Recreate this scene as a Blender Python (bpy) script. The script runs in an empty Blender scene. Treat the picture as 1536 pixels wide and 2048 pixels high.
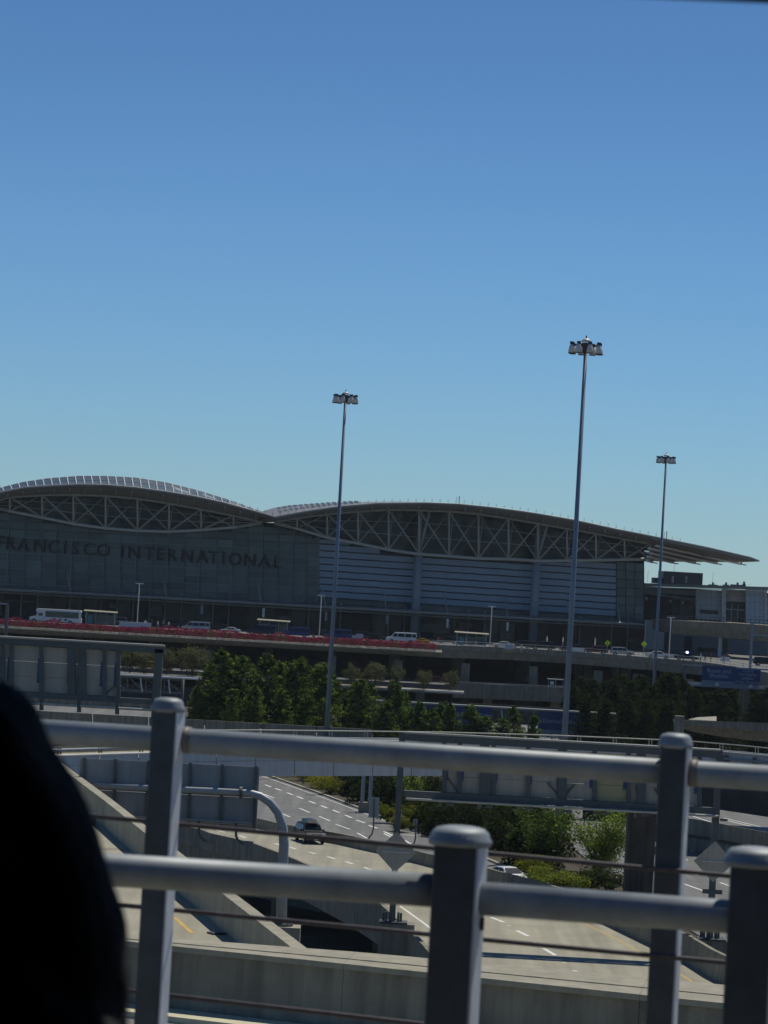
import bpy, bmesh, math, random
from mathutils import Vector, Matrix
R = math.radians
random.seed(7)
sc = bpy.context.scene
C = sc.collection

# ------------------------------------------------------------------ camera
FPX, HOR, TAN = 6000.0, 1160.0, 0.056
TH = math.atan(TAN)
PI_ = math.atan((HOR - 1024) * math.cos(TH) / FPX)
CAM = Vector((0, 0, 26.0))
cf = Vector((0, math.cos(PI_), math.sin(PI_)))
r0 = Vector((1, 0, 0)); u0 = Vector((0, -math.sin(PI_), math.cos(PI_)))
cr = math.cos(TH) * r0 + math.sin(TH) * u0
cu = -math.sin(TH) * r0 + math.cos(TH) * u0
cam_d = bpy.data.cameras.new('camera'); cam = bpy.data.objects.new('camera', cam_d); C.objects.link(cam)
m = Matrix((cr, cu, -cf)).transposed().to_4x4(); m.translation = CAM
cam.matrix_world = m
cam_d.sensor_fit = 'VERTICAL'; cam_d.sensor_height = 36; cam_d.sensor_width = 27
cam_d.lens = 36 * FPX / 2048
cam_d.clip_start = 0.1; cam_d.clip_end = 20000
cam_d.dof.use_dof = True; cam_d.dof.focus_distance = 300; cam_d.dof.aperture_fstop = cam_d.lens / 1000 / 0.0120
sc.camera = cam

# ------------------------------------------------------------------ light
SUN_EL, SUN_AZ = 60.0, 31.0          # azimuth from +Y towards +X
w = bpy.data.worlds.new("World"); sc.world = w; w.use_nodes = True
nt = w.node_tree; nt.nodes.clear()
sky = nt.nodes.new('ShaderNodeTexSky'); sky.sky_type = 'NISHITA'; sky.sun_disc = False
sky.sun_elevation = R(SUN_EL); sky.sun_rotation = R(SUN_AZ)
sky.altitude = 0; sky.air_density = 1.0; sky.dust_density = 0.0; sky.ozone_density = 4.0
bg = nt.nodes.new('ShaderNodeBackground'); bg.inputs[1].default_value = 0.0675
wo = nt.nodes.new('ShaderNodeOutputWorld')
tint = nt.nodes.new('ShaderNodeVectorMath'); tint.operation = 'MULTIPLY'; tint.inputs[1].default_value = (0.57, 0.87, 1.22)
geo = nt.nodes.new('ShaderNodeTexCoord'); sep = nt.nodes.new('ShaderNodeSeparateXYZ'); crv = nt.nodes.new('ShaderNodeFloatCurve')
cv = crv.mapping.curves[0]; cv.points[0].location = (0, .96); cv.points[1].location = (1, .62); cv.points.new(.1, .88); cv.points.new(.2, .74); cv.points.new(.4, .66); crv.mapping.update()
nt.links.new(geo.outputs['Generated'], sep.inputs[0]); nt.links.new(sep.outputs['Z'], crv.inputs['Value'])
sc_ = nt.nodes.new('ShaderNodeVectorMath'); sc_.operation = 'SCALE'
nt.links.new(sky.outputs[0], tint.inputs[0]); nt.links.new(tint.outputs[0], sc_.inputs[0]); nt.links.new(crv.outputs[0], sc_.inputs['Scale']); nt.links.new(sc_.outputs[0], bg.inputs[0]); nt.links.new(bg.outputs[0], wo.inputs[0])
sd = Vector((math.sin(R(SUN_AZ)) * math.cos(R(SUN_EL)), math.cos(R(SUN_AZ)) * math.cos(R(SUN_EL)), math.sin(R(SUN_EL))))
sl = bpy.data.lights.new('sun', 'SUN'); sl.energy = 3.2; sl.angle = R(0.5); sl.color = (1.0, 0.95, 0.84)
so = bpy.data.objects.new('sun', sl); C.objects.link(so)
so.rotation_euler = sd.to_track_quat('Z', 'Y').to_euler(); so.location = (0, 0, 200)
sc.view_settings.view_transform = 'Standard'; sc.view_settings.look = 'None'
sc.view_settings.exposure = 0.05; sc.view_settings.gamma = 1.0; sc.view_settings.use_curve_mapping = False

# ------------------------------------------------------------------ measuring helpers
def ray(px, py): return cf * FPX + (px - 768) * cr + (1024 - py) * cu
def P(px, py, Y):
    v = ray(px, py); return CAM + v * (Y / v.y)
def G(px, py, z):
    v = ray(px, py); return CAM + v * ((z - CAM.z) / v.z)
def hz(px): return HOR + TAN * (px - 768)
def at(px, Y, H):            # point at pixel column px (at horizon), distance Y, H metres below the eye
    for _ in range(3):
        py = hz(px) + H * FPX / Y
    p = P(px, py, Y); return Vector((p.x, Y, CAM.z - H))
AL = math.atan(0.25); FO = Vector((0, 655, 0))
ft = Vector((math.cos(AL), math.sin(AL), 0)); fn = Vector((math.sin(AL), -math.cos(AL), 0))
def FP(px, py, d=0):
    v = ray(px, py); t = (d - (CAM - FO).dot(fn)) / v.dot(fn); return CAM + v * t
def interp(pts, x):
    if x <= pts[0][0]: a, b = pts[0], pts[1]
    elif x >= pts[-1][0]: a, b = pts[-2], pts[-1]
    else:
        for a, b in zip(pts, pts[1:]):
            if a[0] <= x <= b[0]: break
    t = (x - a[0]) / (b[0] - a[0]); return a[1] + (b[1] - a[1]) * t

# ------------------------------------------------------------------ materials
MATS = {}
def mat(name, col, rough=0.8, metal=0.0, var=0.15, scale=1.5, bump=0.0, bscale=12, emit=None, streak=0.0, spec=0.5):
    if name in MATS: return MATS[name]
    mt = bpy.data.materials.new(name); mt.use_nodes = True
    n = mt.node_tree.nodes; l = mt.node_tree.links; b = n['Principled BSDF']
    b.inputs['Roughness'].default_value = rough; b.inputs['Metallic'].default_value = metal
    b.inputs['Specular IOR Level'].default_value = spec
    b.inputs['Base Color'].default_value = (*col, 1)
    if var > 0:
        tc = n.new('ShaderNodeNewGeometry'); no = n.new('ShaderNodeTexNoise')
        no.inputs['Scale'].default_value = scale; no.inputs['Detail'].default_value = 6; no.inputs['Roughness'].default_value = 0.65
        l.new(tc.outputs['Position'], no.inputs['Vector'])
        mr = n.new('ShaderNodeMapRange'); mr.inputs[1].default_value = 0.3; mr.inputs[2].default_value = 0.7
        mr.inputs[3].default_value = 1 - var; mr.inputs[4].default_value = 1 + var
        l.new(no.outputs['Fac'], mr.inputs[0])
        fac = mr.outputs[0]
        if streak > 0:
            mp = n.new('ShaderNodeMapping'); mp.inputs['Scale'].default_value = (2.2, 2.2, 0.12)
            l.new(tc.outputs['Position'], mp.inputs[0])
            n2 = n.new('ShaderNodeTexNoise'); n2.inputs['Scale'].default_value = 1.3; n2.inputs['Detail'].default_value = 5
            l.new(mp.outputs[0], n2.inputs['Vector'])
            m2 = n.new('ShaderNodeMapRange'); m2.inputs[1].default_value = 0.35; m2.inputs[2].default_value = 0.62
            m2.inputs[3].default_value = 1 - streak; m2.inputs[4].default_value = 1
            l.new(n2.outputs['Fac'], m2.inputs[0])
            mu = n.new('ShaderNodeMath'); mu.operation = 'MULTIPLY'; l.new(fac, mu.inputs[0]); l.new(m2.outputs[0], mu.inputs[1]); fac = mu.outputs[0]
        vm = n.new('ShaderNodeVectorMath'); vm.operation = 'SCALE'; vm.inputs[0].default_value = col
        l.new(fac, vm.inputs['Scale']); l.new(vm.outputs[0], b.inputs['Base Color'])
    if name in ('concrete_road', 'asphalt_grey'):
        mp = n.new('ShaderNodeMapping'); mp.inputs['Scale'].default_value = (.9, .035, 1); mp.inputs['Rotation'].default_value = (0, 0, R(14))
        l.new(tc.outputs['Position'], mp.inputs[0]); n3 = n.new('ShaderNodeTexNoise'); n3.inputs['Scale'].default_value = 1.0; n3.inputs['Detail'].default_value = 4
        l.new(mp.outputs[0], n3.inputs['Vector']); m3 = n.new('ShaderNodeMapRange'); m3.inputs[1].default_value = .35; m3.inputs[2].default_value = .65; m3.inputs[3].default_value = .8; m3.inputs[4].default_value = 1.08
        l.new(n3.outputs['Fac'], m3.inputs[0]); vm3 = n.new('ShaderNodeVectorMath'); vm3.operation = 'SCALE'; l.new(vm.outputs[0], vm3.inputs[0]); l.new(m3.outputs[0], vm3.inputs['Scale']); l.new(vm3.outputs[0], b.inputs['Base Color'])
    if bump > 0:
        g = n.new('ShaderNodeNewGeometry'); nb = n.new('ShaderNodeTexNoise'); nb.inputs['Scale'].default_value = bscale; nb.inputs['Detail'].default_value = 4
        l.new(g.outputs['Position'], nb.inputs['Vector'])
        bp = n.new('ShaderNodeBump'); bp.inputs['Strength'].default_value = bump; bp.inputs['Distance'].default_value = 0.1
        l.new(nb.outputs['Fac'], bp.inputs['Height']); l.new(bp.outputs[0], b.inputs['Normal'])
    if emit:
        b.inputs['Emission Color'].default_value = (*emit[0], 1); b.inputs['Emission Strength'].default_value = emit[1]
    MATS[name] = mt; return mt

concrete = mat('concrete', (0.36, 0.335, 0.25), 0.9, var=0.14, scale=0.6, streak=0.18, bump=0.2)
concrete_old = mat('concrete_weathered', (0.29, 0.265, 0.20), 0.9, var=0.2, scale=0.5, streak=0.35, bump=0.25)
concrete_road = mat('concrete_road', (0.335, 0.315, 0.235), 0.9, var=0.12, scale=0.35, bump=0.15)
asphalt = mat('asphalt', (0.13, 0.13, 0.125), 0.9, var=0.16, scale=0.3, bump=0.2)
asphalt_grey = mat('asphalt_grey', (0.17, 0.17, 0.16), 0.9, var=0.16, scale=0.3, bump=0.2)
earth = mat('earth', (0.06, 0.05, 0.03), 0.95, var=0.4, scale=0.8, bump=0.6)
ground_m = mat('ground', (0.10, 0.09, 0.07), 0.95, var=0.3, scale=0.2, bump=0.5)
panel_grey = mat('panel_grey', (0.56, 0.57, 0.56), 0.6, var=0.08, scale=0.5, streak=0.12)
white_paint = mat('white_road_paint', (0.75, 0.75, 0.7), 0.7, var=0.12, scale=3)
yellow_paint = mat('yellow_road_paint', (0.55, 0.36, 0.08), 0.7, var=0.2, scale=3)
rail_steel = mat('galvanized_steel', (0.27, 0.30, 0.315), 0.55, 0.15, var=0.2, scale=7, bump=0.0)
lit_strip_m = mat('lit_strip_pale', (0.62, 0.66, 0.72), 0.4, 0.0, var=0.15, scale=6)  # pale colour stands for sunlight on the right side of the railing posts
post_steel = mat('painted_post_steel', (0.062, 0.077, 0.092), 0.42, 0.1, var=0.25, scale=9, bump=0.02, bscale=40)
cable_m = mat('rusty_cable', (0.095, 0.08, 0.082), 0.7, 0.2, var=0.3, scale=20)
gantry_steel = mat('gantry_steel', (0.115, 0.125, 0.12), 0.6, 0.2, var=0.15, scale=2)
mast_steel = mat('mast_steel', (0.20, 0.25, 0.31), 0.5, 0.2, var=0.08, scale=1)
lamp_white = mat('lamp_white', (0.75, 0.72, 0.66), 0.4, var=0.05)
dark_metal = mat('dark_metal', (0.05, 0.055, 0.065), 0.6, 0.2, var=0.1)
white_steel = mat('white_steel', (0.46, 0.46, 0.40), 0.5, 0.0, var=0.08, scale=0.8)
truss_steel = mat('truss_steel', (0.33, 0.34, 0.31), 0.5, 0.0, var=0.08, scale=0.8)
glass_m = mat('teal_glass', (0.035, 0.06, 0.065), 0.16, var=0.25, scale=0.12, spec=0.35)
glass_dark = mat('dark_glass', (0.018, 0.03, 0.028), 0.2, var=0.5, scale=0.25, spec=0.3)
mullion_m = mat('mullion', (0.17, 0.23, 0.25), 0.5, 0.1, var=0.05)
roof_m = mat('roof_metal', (0.22, 0.225, 0.23), 0.5, 0.2, var=0.08, scale=0.4)
soffit_m = mat('soffit', (0.26, 0.245, 0.21), 0.8, var=0.15, scale=0.3)
skylight_m = mat('skylight_glass', (0.07, 0.11, 0.15), 0.4, var=0.1, spec=0.2)
louvre_m = mat('louvre_panel', (0.26, 0.33, 0.40), 0.55, var=0.08, scale=0.3)
letter_m = mat('sign_letter_black', (0.012, 0.012, 0.014), 0.6, var=0.0)
column_m = mat('column_paint', (0.27, 0.31, 0.34), 0.6, var=0.06)
interior_m = mat('entrance_dark', (0.022, 0.026, 0.026), 0.6, var=0.6, scale=0.5)
sign_back = mat('sign_back', (0.52, 0.46, 0.36), 0.7, var=0.1, scale=0.6, streak=0.15)
sign_back_y = mat('sign_back_yellowed', (0.5, 0.42, 0.22), 0.7, var=0.1, scale=0.6)
blue_streak = mat('blue_edge', (0.05, 0.12, 0.22), 0.6, var=0.2)
sign_blue = mat('sign_blue', (0.012, 0.045, 0.16), 0.5, var=0.08)
sign_white = mat('sign_white', (0.42, 0.45, 0.5), 0.5, var=0.0)
black_cloth = mat('black_cloth', (0.03, 0.03, 0.033), 0.95, var=0.2, scale=30, bump=0.3, bscale=60, spec=0.2)
skin_m = mat('skin', (0.45, 0.28, 0.2), 0.6, var=0.05)
hair_m = mat('dark_hair', (0.02, 0.015, 0.012), 0.6, var=0.2)
tyre_m = mat('tyre', (0.015, 0.015, 0.016), 0.8, var=0.1)
rim_m = mat('rim', (0.35, 0.35, 0.36), 0.35, 0.7, var=0.0)
carglass = mat('car_glass', (0.012, 0.016, 0.02), 0.08, var=0.0)
headl = mat('headlight', (0.6, 0.62, 0.62), 0.15, var=0.0)
taill = mat('taillight', (0.3, 0.02, 0.02), 0.2, var=0.0)
def paint(name, col, metal=0.0): return mat(name, col, 0.3, metal, var=0.0, spec=.35)
def leaf(name, col):
    m_ = mat(name, col, 0.9, var=0.35, scale=1.2, spec=0.12); n = m_.node_tree.nodes; l = m_.node_tree.links; b_ = n['Principled BSDF']
    tr = n.new('ShaderNodeBsdfTranslucent'); tr.inputs[0].default_value = (col[0]*1.5, col[1]*1.4, col[2]*.8, 1); mx = n.new('ShaderNodeMixShader'); mx.inputs[0].default_value = .42
    l.new(b_.outputs[0], mx.inputs[1]); l.new(tr.outputs[0], mx.inputs[2]); l.new(mx.outputs[0], n['Material Output'].inputs[0]); return m_
shade_a = leaf('undergrowth_leaf', (.012, .02, .008)); shade_b = leaf('undergrowth_leaf_green', (.03, .05, .014))  # leaf colours darkened, the shade of the bank is painted into them
flower_a = leaf('magenta_flower', (.22, .010, .11)); flower_b = leaf('deep_red_flower', (.09, .005, .03))
leaf_a = leaf('leaf_dark', (0.024, 0.042, 0.012))
leaf_b = leaf('leaf_mid', (0.06, 0.108, 0.026))
leaf_c = leaf('leaf_bright', (0.14, 0.20, 0.045))
olive_a = leaf('olive_leaf_dark', (0.045, 0.055, 0.032))
olive_b = leaf('olive_leaf', (0.095, 0.11, 0.06))
broom_a = leaf('broom_leaf', (0.10, 0.13, 0.02))
broom_b = leaf('broom_flower', (0.26, 0.25, 0.03))
bark = mat('bark', (0.10, 0.075, 0.05), 0.9, var=0.3, scale=4)



# ------------------------------------------------------------------ building helpers
LOC = {}
def setp(o, label=None, cat=None, group=None, kind=None):
    if label: o['label'] = label
    if cat: o['category'] = cat
    if group: o['group'] = group
    if kind: o['kind'] = kind
    return o
def thing(name, label, cat, loc=(0, 0, 0), group=None):
    o = bpy.data.objects.new(name, None); C.objects.link(o); o.empty_display_size = 0.2
    o.location = loc; LOC[o] = Vector(loc); return setp(o, label, cat, group)
class MB:
    def __init__(s): s.v = []; s.f = []; s.mi = []
    def quad(s, a, b, c, d, m=0):
        n = len(s.v); s.v += [Vector(a), Vector(b), Vector(c), Vector(d)]; s.f.append((n, n+1, n+2, n+3)); s.mi.append(m)
    def poly(s, pts, m=0):
        n = len(s.v); s.v += [Vector(p) for p in pts]; s.f.append(tuple(range(n, n+len(pts)))); s.mi.append(m)
    def prism(s, top, bot, m=0):           # closed prism, same number of points
        n = len(s.v); k = len(top); s.v += [Vector(p) for p in top] + [Vector(p) for p in bot]
        s.f.append(tuple(range(n, n+k))); s.f.append(tuple(range(n+2*k-1, n+k-1, -1)))
        for i in range(k): j = (i+1) % k; s.f.append((n+j, n+i, n+k+i, n+k+j))
        s.mi += [m]*(k+2)
    def slab(s, pts, th, m=0): s.prism(pts, [Vector(p) - Vector((0, 0, th)) for p in pts], m)
    def box(s, c, sx, sy, sz, ax=None, m=0):  # ax = unit vector of the x side
        ax = Vector(ax or (1, 0, 0)).normalized(); ay = Vector((-ax.y, ax.x, 0)).normalized() if abs(ax.z) < .99 else Vector((0, 1, 0)); az = ax.cross(ay)
        c = Vector(c); x = ax*sx/2; y = ay*sy/2; z = az*sz/2
        s.prism([c-x-y+z, c+x-y+z, c+x+y+z, c-x+y+z], [c-x-y-z, c+x-y-z, c+x+y-z, c-x+y-z], m)
    def beam(s, a, b, w, h=None, m=0):
        a = Vector(a); b = Vector(b); h = h or w; d = (b-a).normalized()
        up = Vector((0, 0, 1)) if abs(d.z) < .98 else Vector((0, 1, 0))
        y = d.cross(up).normalized()*w/2; z = y.cross(d).normalized()*h/2
        s.prism([a-y+z, a+y+z, b+y+z, b-y+z], [a-y-z, a+y-z, b+y-z, b-y-z], m)
    def tube(s, pts, r, n=8, m=0, cap=True):
        pts = [Vector(p) for p in pts]; rs = r if isinstance(r, (list, tuple)) else [r]*len(pts)
        base = len(s.v); prev = None
        for i, p in enumerate(pts):
            d = (pts[min(i+1, len(pts)-1)] - pts[max(i-1, 0)]).normalized()
            ref = Vector((0, 0, 1)) if abs(d.z) < .9 else Vector((0, 1, 0))
            if prev is not None: x = (prev - d*prev.dot(d)).normalized()
            else: x = d.cross(ref).normalized()
            prev = x; y = d.cross(x)
            for k in range(n):
                a = 2*math.pi*k/n; s.v.append(p + (x*math.cos(a)+y*math.sin(a))*rs[i])
        for i in range(len(pts)-1):
            for k in range(n):
                q = (k+1) % n; s.f.append((base+i*n+k, base+i*n+q, base+(i+1)*n+q, base+(i+1)*n+k)); s.mi.append(m)
        if cap:
            s.f.append(tuple(range(base+n-1, base-1, -1))); s.f.append(tuple(range(base+(len(pts)-1)*n, base+len(pts)*n))); s.mi += [m, m]
    def strip(s, A, B, m=0):
        for i in range(len(A)-1): s.quad(A[i], A[i+1], B[i+1], B[i], m)
    def mesh(s, name, mats, off=Vector((0, 0, 0)), smooth=False):
        me = bpy.data.meshes.new(name); me.from_pydata([tuple(v-off) for v in s.v], [], s.f)
        for mm in (mats if isinstance(mats, (list, tuple)) else [mats]): me.materials.append(mm)
        if any(s.mi): me.polygons.foreach_set('material_index', s.mi)
        if smooth: me.polygons.foreach_set('use_smooth', [True]*len(s.f))
        me.update(); return me
    def build(s, name, mats, parent=None, smooth=False, recalc=True):
        off = LOC.get(parent, Vector((0, 0, 0))) if parent is not None else Vector((0, 0, 0))
        me = s.mesh(name, mats, off, smooth)
        if recalc:
            b = bmesh.new(); b.from_mesh(me); bmesh.ops.recalc_face_normals(b, faces=b.faces); b.to_mesh(me); b.free()
        o = bpy.data.objects.new(name, me); C.objects.link(o)
        if parent is not None: o.parent = parent; LOC[o] = off
        return o
def one(name, mats, parent, fn_, **k):
    b = MB(); fn_(b); return b.build(name, mats, parent, **k)
def dup(root, loc=None, rotz=None, label=None, group=None):
    r = root.copy(); C.objects.link(r)
    if loc is not None: r.location = loc
    if rotz is not None: r.rotation_euler = (0, 0, rotz)
    if label: r['label'] = label
    if group: r['group'] = group
    for ch in root.children:
        c = ch.copy(); C.objects.link(c); c.parent = r
        for g in ch.children:
            d = g.copy(); C.objects.link(d); d.parent = c
    return r
def inst(name, mesh, parent, loc, rot=(0, 0, 0), scale=(1, 1, 1)):
    o = bpy.data.objects.new(name, mesh); C.objects.link(o)
    o.location = Vector(loc) - (LOC[parent] if parent is not None else Vector((0, 0, 0))); o.rotation_euler = rot; o.scale = scale
    if parent is not None: o.parent = parent
    return o
def text_mesh(txt, size, depth, name='lettering', bold=0.0):
    cu_ = bpy.data.curves.new('t', 'FONT'); cu_.body = txt; cu_.size = size; cu_.extrude = depth; cu_.align_x = 'CENTER'; cu_.resolution_u = 3
    cu_.space_line = 0.9; cu_.offset = bold
    o = bpy.data.objects.new('t', cu_); C.objects.link(o)
    dg = bpy.context.evaluated_depsgraph_get(); me = bpy.data.meshes.new_from_object(o.evaluated_get(dg)); me.name = name
    bpy.data.objects.remove(o); return me
UNIT = {}
def unit(m_):
    if m_.name not in UNIT:
        b = MB(); b.box((0, 0, 0), 1, 1, 1); UNIT[m_.name] = b.mesh('piece', m_)
    return UNIT[m_.name]

# ================================================================== GROUND AND ROADS
b = MB(); b.quad((-9000, -3000, -5), (9000, -3000, -5), (9000, 15000, -5), (-9000, 15000, -5)); setp(b.build('ground', ground_m), kind='structure')
ZA, ZB = 0.5, 1.6
# barrier between ramp B and highway A
wall_base = [(300, 1604), (420, 1633), (483, 1648), (543.6, 1663.5), (563, 1668), (682, 1689.4), (724, 1699), (766, 1708), (812, 1721), (859, 1733),
             (950, 1757), (1090, 1802), (1217.5, 1849), (1309, 1892.7), (1370.6, 1922), (1418.8, 1953), (1460, 1974.7), (1560, 2040)]
wall_h = [(300, .9), (560, .95), (860, 1.05), (1000, 1.15), (1200, 1.55), (1370, 1.75), (1560, 1.8)]
WB = [G(x, y, ZB) for x, y in wall_base]
WH = [interp(wall_h, x) for x, y in wall_base]
curbA = [(420, 1514), (521, 1547.6), (632, 1586), (736, 1625), (795, 1648), (853, 1667), (905, 1692), (951, 1712.5), (984, 1725), (1060, 1757), (1160, 1800), (1290, 1860), (1420, 1935)]
CA = [G(x, y, ZA) for x, y in curbA]
offw = [p + Vector((0.3, 0.5, ZA-ZB)) for p in WB]
b = MB()
pl = [CA[0] + Vector((-75, 260, 0))] + CA + [Vector((offw[-2].x+2, offw[-2].y, ZA))] + offw[::-1][2:] + [Vector((-95, 420, ZA)), Vector((-160, 700, ZA))]
b.slab(pl, 6.0); setp(b.build('highway', asphalt_grey), kind='structure')
# median / planted ground right of highway A, and right highway
far = [(-110, 900), (400, 900)]
b = MB()
med = [CA[0] + Vector((-75, 262, .12))] + [p + Vector((.12, .1, .12)) for p in CA] + [Vector((70, 150, ZA+.12)), Vector((300, 300, ZA+.12)), Vector((300, 900, ZA+.12)), Vector((-90, 900, ZA+.12))]
b.slab(med, 6.0); setp(b.build('planted_bank', earth), kind='structure')
b = MB()
off = [Vector((0.16, 0.12, .0))]
b.strip([p + Vector((.0, .0, .17)) for p in CA], [p + Vector((.35, .25, .17)) for p in CA])
b.strip([p + Vector((0, 0, .17)) for p in CA], [p + Vector((0, 0, -.02)) for p in CA])
setp(b.build('kerb', concrete), kind='structure')
# right highway strip (above bank)
ZR = ZA + .22
rl = [(1075, 1590), (1120, 1640), (1150, 1700), (1230, 1760), (1330, 1830), (1480, 1920), (1620, 2000)]
rr = [(1170, 1606), (1209, 1624), (1276, 1648), (1358, 1674), (1420.6, 1693), (1472, 1710), (1540, 1736), (1640, 1778)]
A_ = [G(x, y, ZR) for x, y in rr]; B_ = [G(x, y, ZR) for x, y in rl]
b = MB(); b.slab([Vector((40, 560, ZR))] + A_ + [Vector((50, 200, ZR))] + B_[::-1] + [Vector((15, 560, ZR))], 1.0)
setp(b.build('highway', asphalt_grey), kind='structure')

def mark(b, p0, p1, z, w_):
    a = G(*p0, z) if not isinstance(p0, Vector) else p0; c = G(*p1, z) if not isinstance(p1, Vector) else p1
    d = (c-a); d.z = 0; d.normalize(); n_ = Vector((-d.y, d.x, 0))*w_/2
    b.quad(a-n_, c-n_, c+n_, a+n_)
b = MB(); zm = ZA + .006
def row(y0, pts, ln=2.8, w_=.16):
    for (x, y) in pts:
        c = G(x, y, zm); i = min(range(len(CA)-1), key=lambda k: abs((CA[k]+CA[k+1]).y/2 - c.y)); d = (CA[i+1]-CA[i]).normalized()
        mark(b, c - d*ln/2, c + d*ln/2, zm, w_)
row(0, [(536, 1571.5), (556, 1578.7), (580, 1587.5), (600, 1595), (624.5, 1604.5), (648, 1613.5), (672, 1622.5), (697, 1632.8), (721, 1642.8), (746, 1653.5)], 3.2, .3)
row(0, [(538, 1592), (609, 1620.6), (649, 1637), (686, 1653.5), (724, 1671), (570, 1629.5), (778, 1672)], 5.5, .22)
mark(b, (768, 1663), (792, 1674), zm, .3); mark(b, (808, 1680), (828, 1691), zm, .3); mark(b, (805, 1669), (834, 1672), zm, .3)
mark(b, (521, 1551), (632, 1590), zm, .14); mark(b, (632, 1590), (736, 1629), zm, .14); mark(b, (736, 1629), (853, 1672), zm, .14)
setp(b.build('road_marking', white_paint), kind='structure')
b = MB(); z2 = ZR + .006
for a, c in [((1212, 1646), (1229, 1652.5)), ((1243, 1701.5), (1264, 1708.5)), ((1369, 1697), (1387, 1703)), ((1360, 1715), (1375, 1720.5)), ((1372, 1743), (1396, 1750.5)),
             ((1358, 1764), (1408, 1782)), ((1440, 1765), (1458, 1771)), ((1215, 1628), (1276, 1651)), ((1360, 1678), (1420, 1697)), ((1420, 1697), (1472, 1714))]:
    mark(b, a, c, z2, .25)
setp(b.build('road_marking', white_paint), kind='structure')

# ramp B (concrete) ------------------------------------------------
left_edge = [(250, 1628), (340, 1645), (408.8, 1659.6), (426, 1666.4), (471, 1676), (512, 1686), (561, 1704.5), (573, 1709), (622.7, 1730), (700, 1768), (767, 1807), (815, 1850), (854, 1890), (900, 1945), (950, 2030)]
LB = [G(x, y, ZB+.75) for x, y in left_edge]; LB = [Vector((p.x, p.y, ZB)) for p in LB]
ramp = MB(); ramp.slab([p + Vector((0, 0, 0)) for p in LB[::-1]] + WB, 1.5)
setp(ramp.build('ramp_road', concrete_road), kind='structure')
def lerp_line(L, s):
    d = [0]
    for i in range(1, len(L)): d.append(d[-1] + (L[i]-L[i-1]).length)
    s = s*d[-1]
    for i in range(1, len(L)):
        if s <= d[i]: t = (s-d[i-1])/(d[i]-d[i-1]); return L[i-1].lerp(L[i], t)
    return L[-1]
b = MB(); zm = ZB + .006
for a, c in [((434, 1660.5), (450, 1664.5)), ((478, 1671), (492, 1675.5)), ((550, 1687), (562, 1690.5)), ((579, 1694), (592, 1698)), ((618, 1704), (631, 1707.5)), ((655, 1713), (669.5, 1717.5)), ((691, 1723), (706, 1728)),
             ((728, 1734.5), (744, 1740.5)), ((981, 1834), (1007, 1844)), ((1034, 1861), (1056, 1872)), ((1087, 1896.5), (1111, 1910.5)), ((1148, 1941), (1166, 1951.5))]:
    mark(b, a, c, zm, .3)
for x, y in [(1018, 1851), (1069, 1884), (1128, 1925)]: mark(b, (x-3, y), (x+4, y+1), zm, .25)
mark(b, (800, 1812), (853, 1850), zm, .2); mark(b, (853, 1850), (905, 1893), zm, .2)
setp(b.build('road_marking', white_paint), kind='structure')
b = MB()
yl = [(1120, 1820), (1163, 1845.5), (1200, 1862), (1240, 1882), (1283, 1906), (1353, 1943), (1397, 1972), (1440, 2005)]
for p, q in zip(yl, yl[1:]): mark(b, p, q, zm, .16)
setp(b.build('road_marking', yellow_paint), kind='structure')

# barrier walls of ramp B
t = thing('concrete_barrier', 'long low concrete barrier on the far side of the ramp the green car is on', 'barrier', WB[4])
b = MB()
ni = []
for i, p in enumerate(WB):
    d = (WB[min(i+1, len(WB)-1)] - WB[max(i-1, 0)]).normalized(); n_ = Vector((-d.y, d.x, 0))
    ni.append(n_ if n_.y > 0 else -n_)
for i in range(len(WB)-1):
    a, c = WB[i], WB[i+1]; n1 = ni[i]*.3; n2 = ni[i+1]*.3; h1 = Vector((0, 0, WH[i])); h2 = Vector((0, 0, WH[i+1]))
    b.prism([a+h1, c+h2, c+h2+n2, a+h1+n1], [a-n1*.5, c-n2*.5, c+n2-Vector((0, 0, 1.6)), a+n1-Vector((0, 0, 1.6))])
b.build('wall', concrete_old, t)
t = thing('viaduct_parapet', 'concrete parapet and girder on the near left side of the ramp, above the dark gap', 'parapet', LB[6])
b = MB(); g2 = MB()
for i in range(len(LB)-1):
    a, c = LB[i], LB[i+1]; d = (c-a).normalized(); n_ = Vector((-d.y, d.x, 0)); n_ = -n_ if n_.x > 0 else n_
    up = Vector((0, 0, .75)); dn = Vector((0, 0, .9))
    b.prism([a+up, c+up, c+up+n_*.3, a+up+n_*.3], [a-dn*.1, c-dn*.1, c+n_*.34-dn, a+n_*.34-dn])
    g2.prism([a-dn, c-dn, c-dn+n_*.15, a-dn+n_*.15], [a-dn*2.6, c-dn*2.6, c-dn*2.6+n_*.1, a-dn*2.6+n_*.1])
b.build('parapet', concrete_old, t); g2.build('girder', concrete_old, t)
# piers under ramp B
for s in (.25, .45, .62, .8):
    p = lerp_line(LB, s).lerp(lerp_line(WB, s), .35)
    pr = thing('ramp_pier', 'dark concrete pier under the ramp %s' % {.25: 'farthest from the railing', .45: 'second farthest back', .62: 'beside the dark gap', .8: 'nearest the long concrete beam'}[s], 'pier', (p.x, p.y, -5), 'piers under the ramp')
    b = MB(); b.box((p.x, p.y, -2.5), 1.4, 1.4, 5.0); b.build('shaft', concrete_old, pr)
    b = MB(); b.box((p.x, p.y, -.2), 6, 1.4, .8); b.build('cap', concrete_old, pr)

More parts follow.
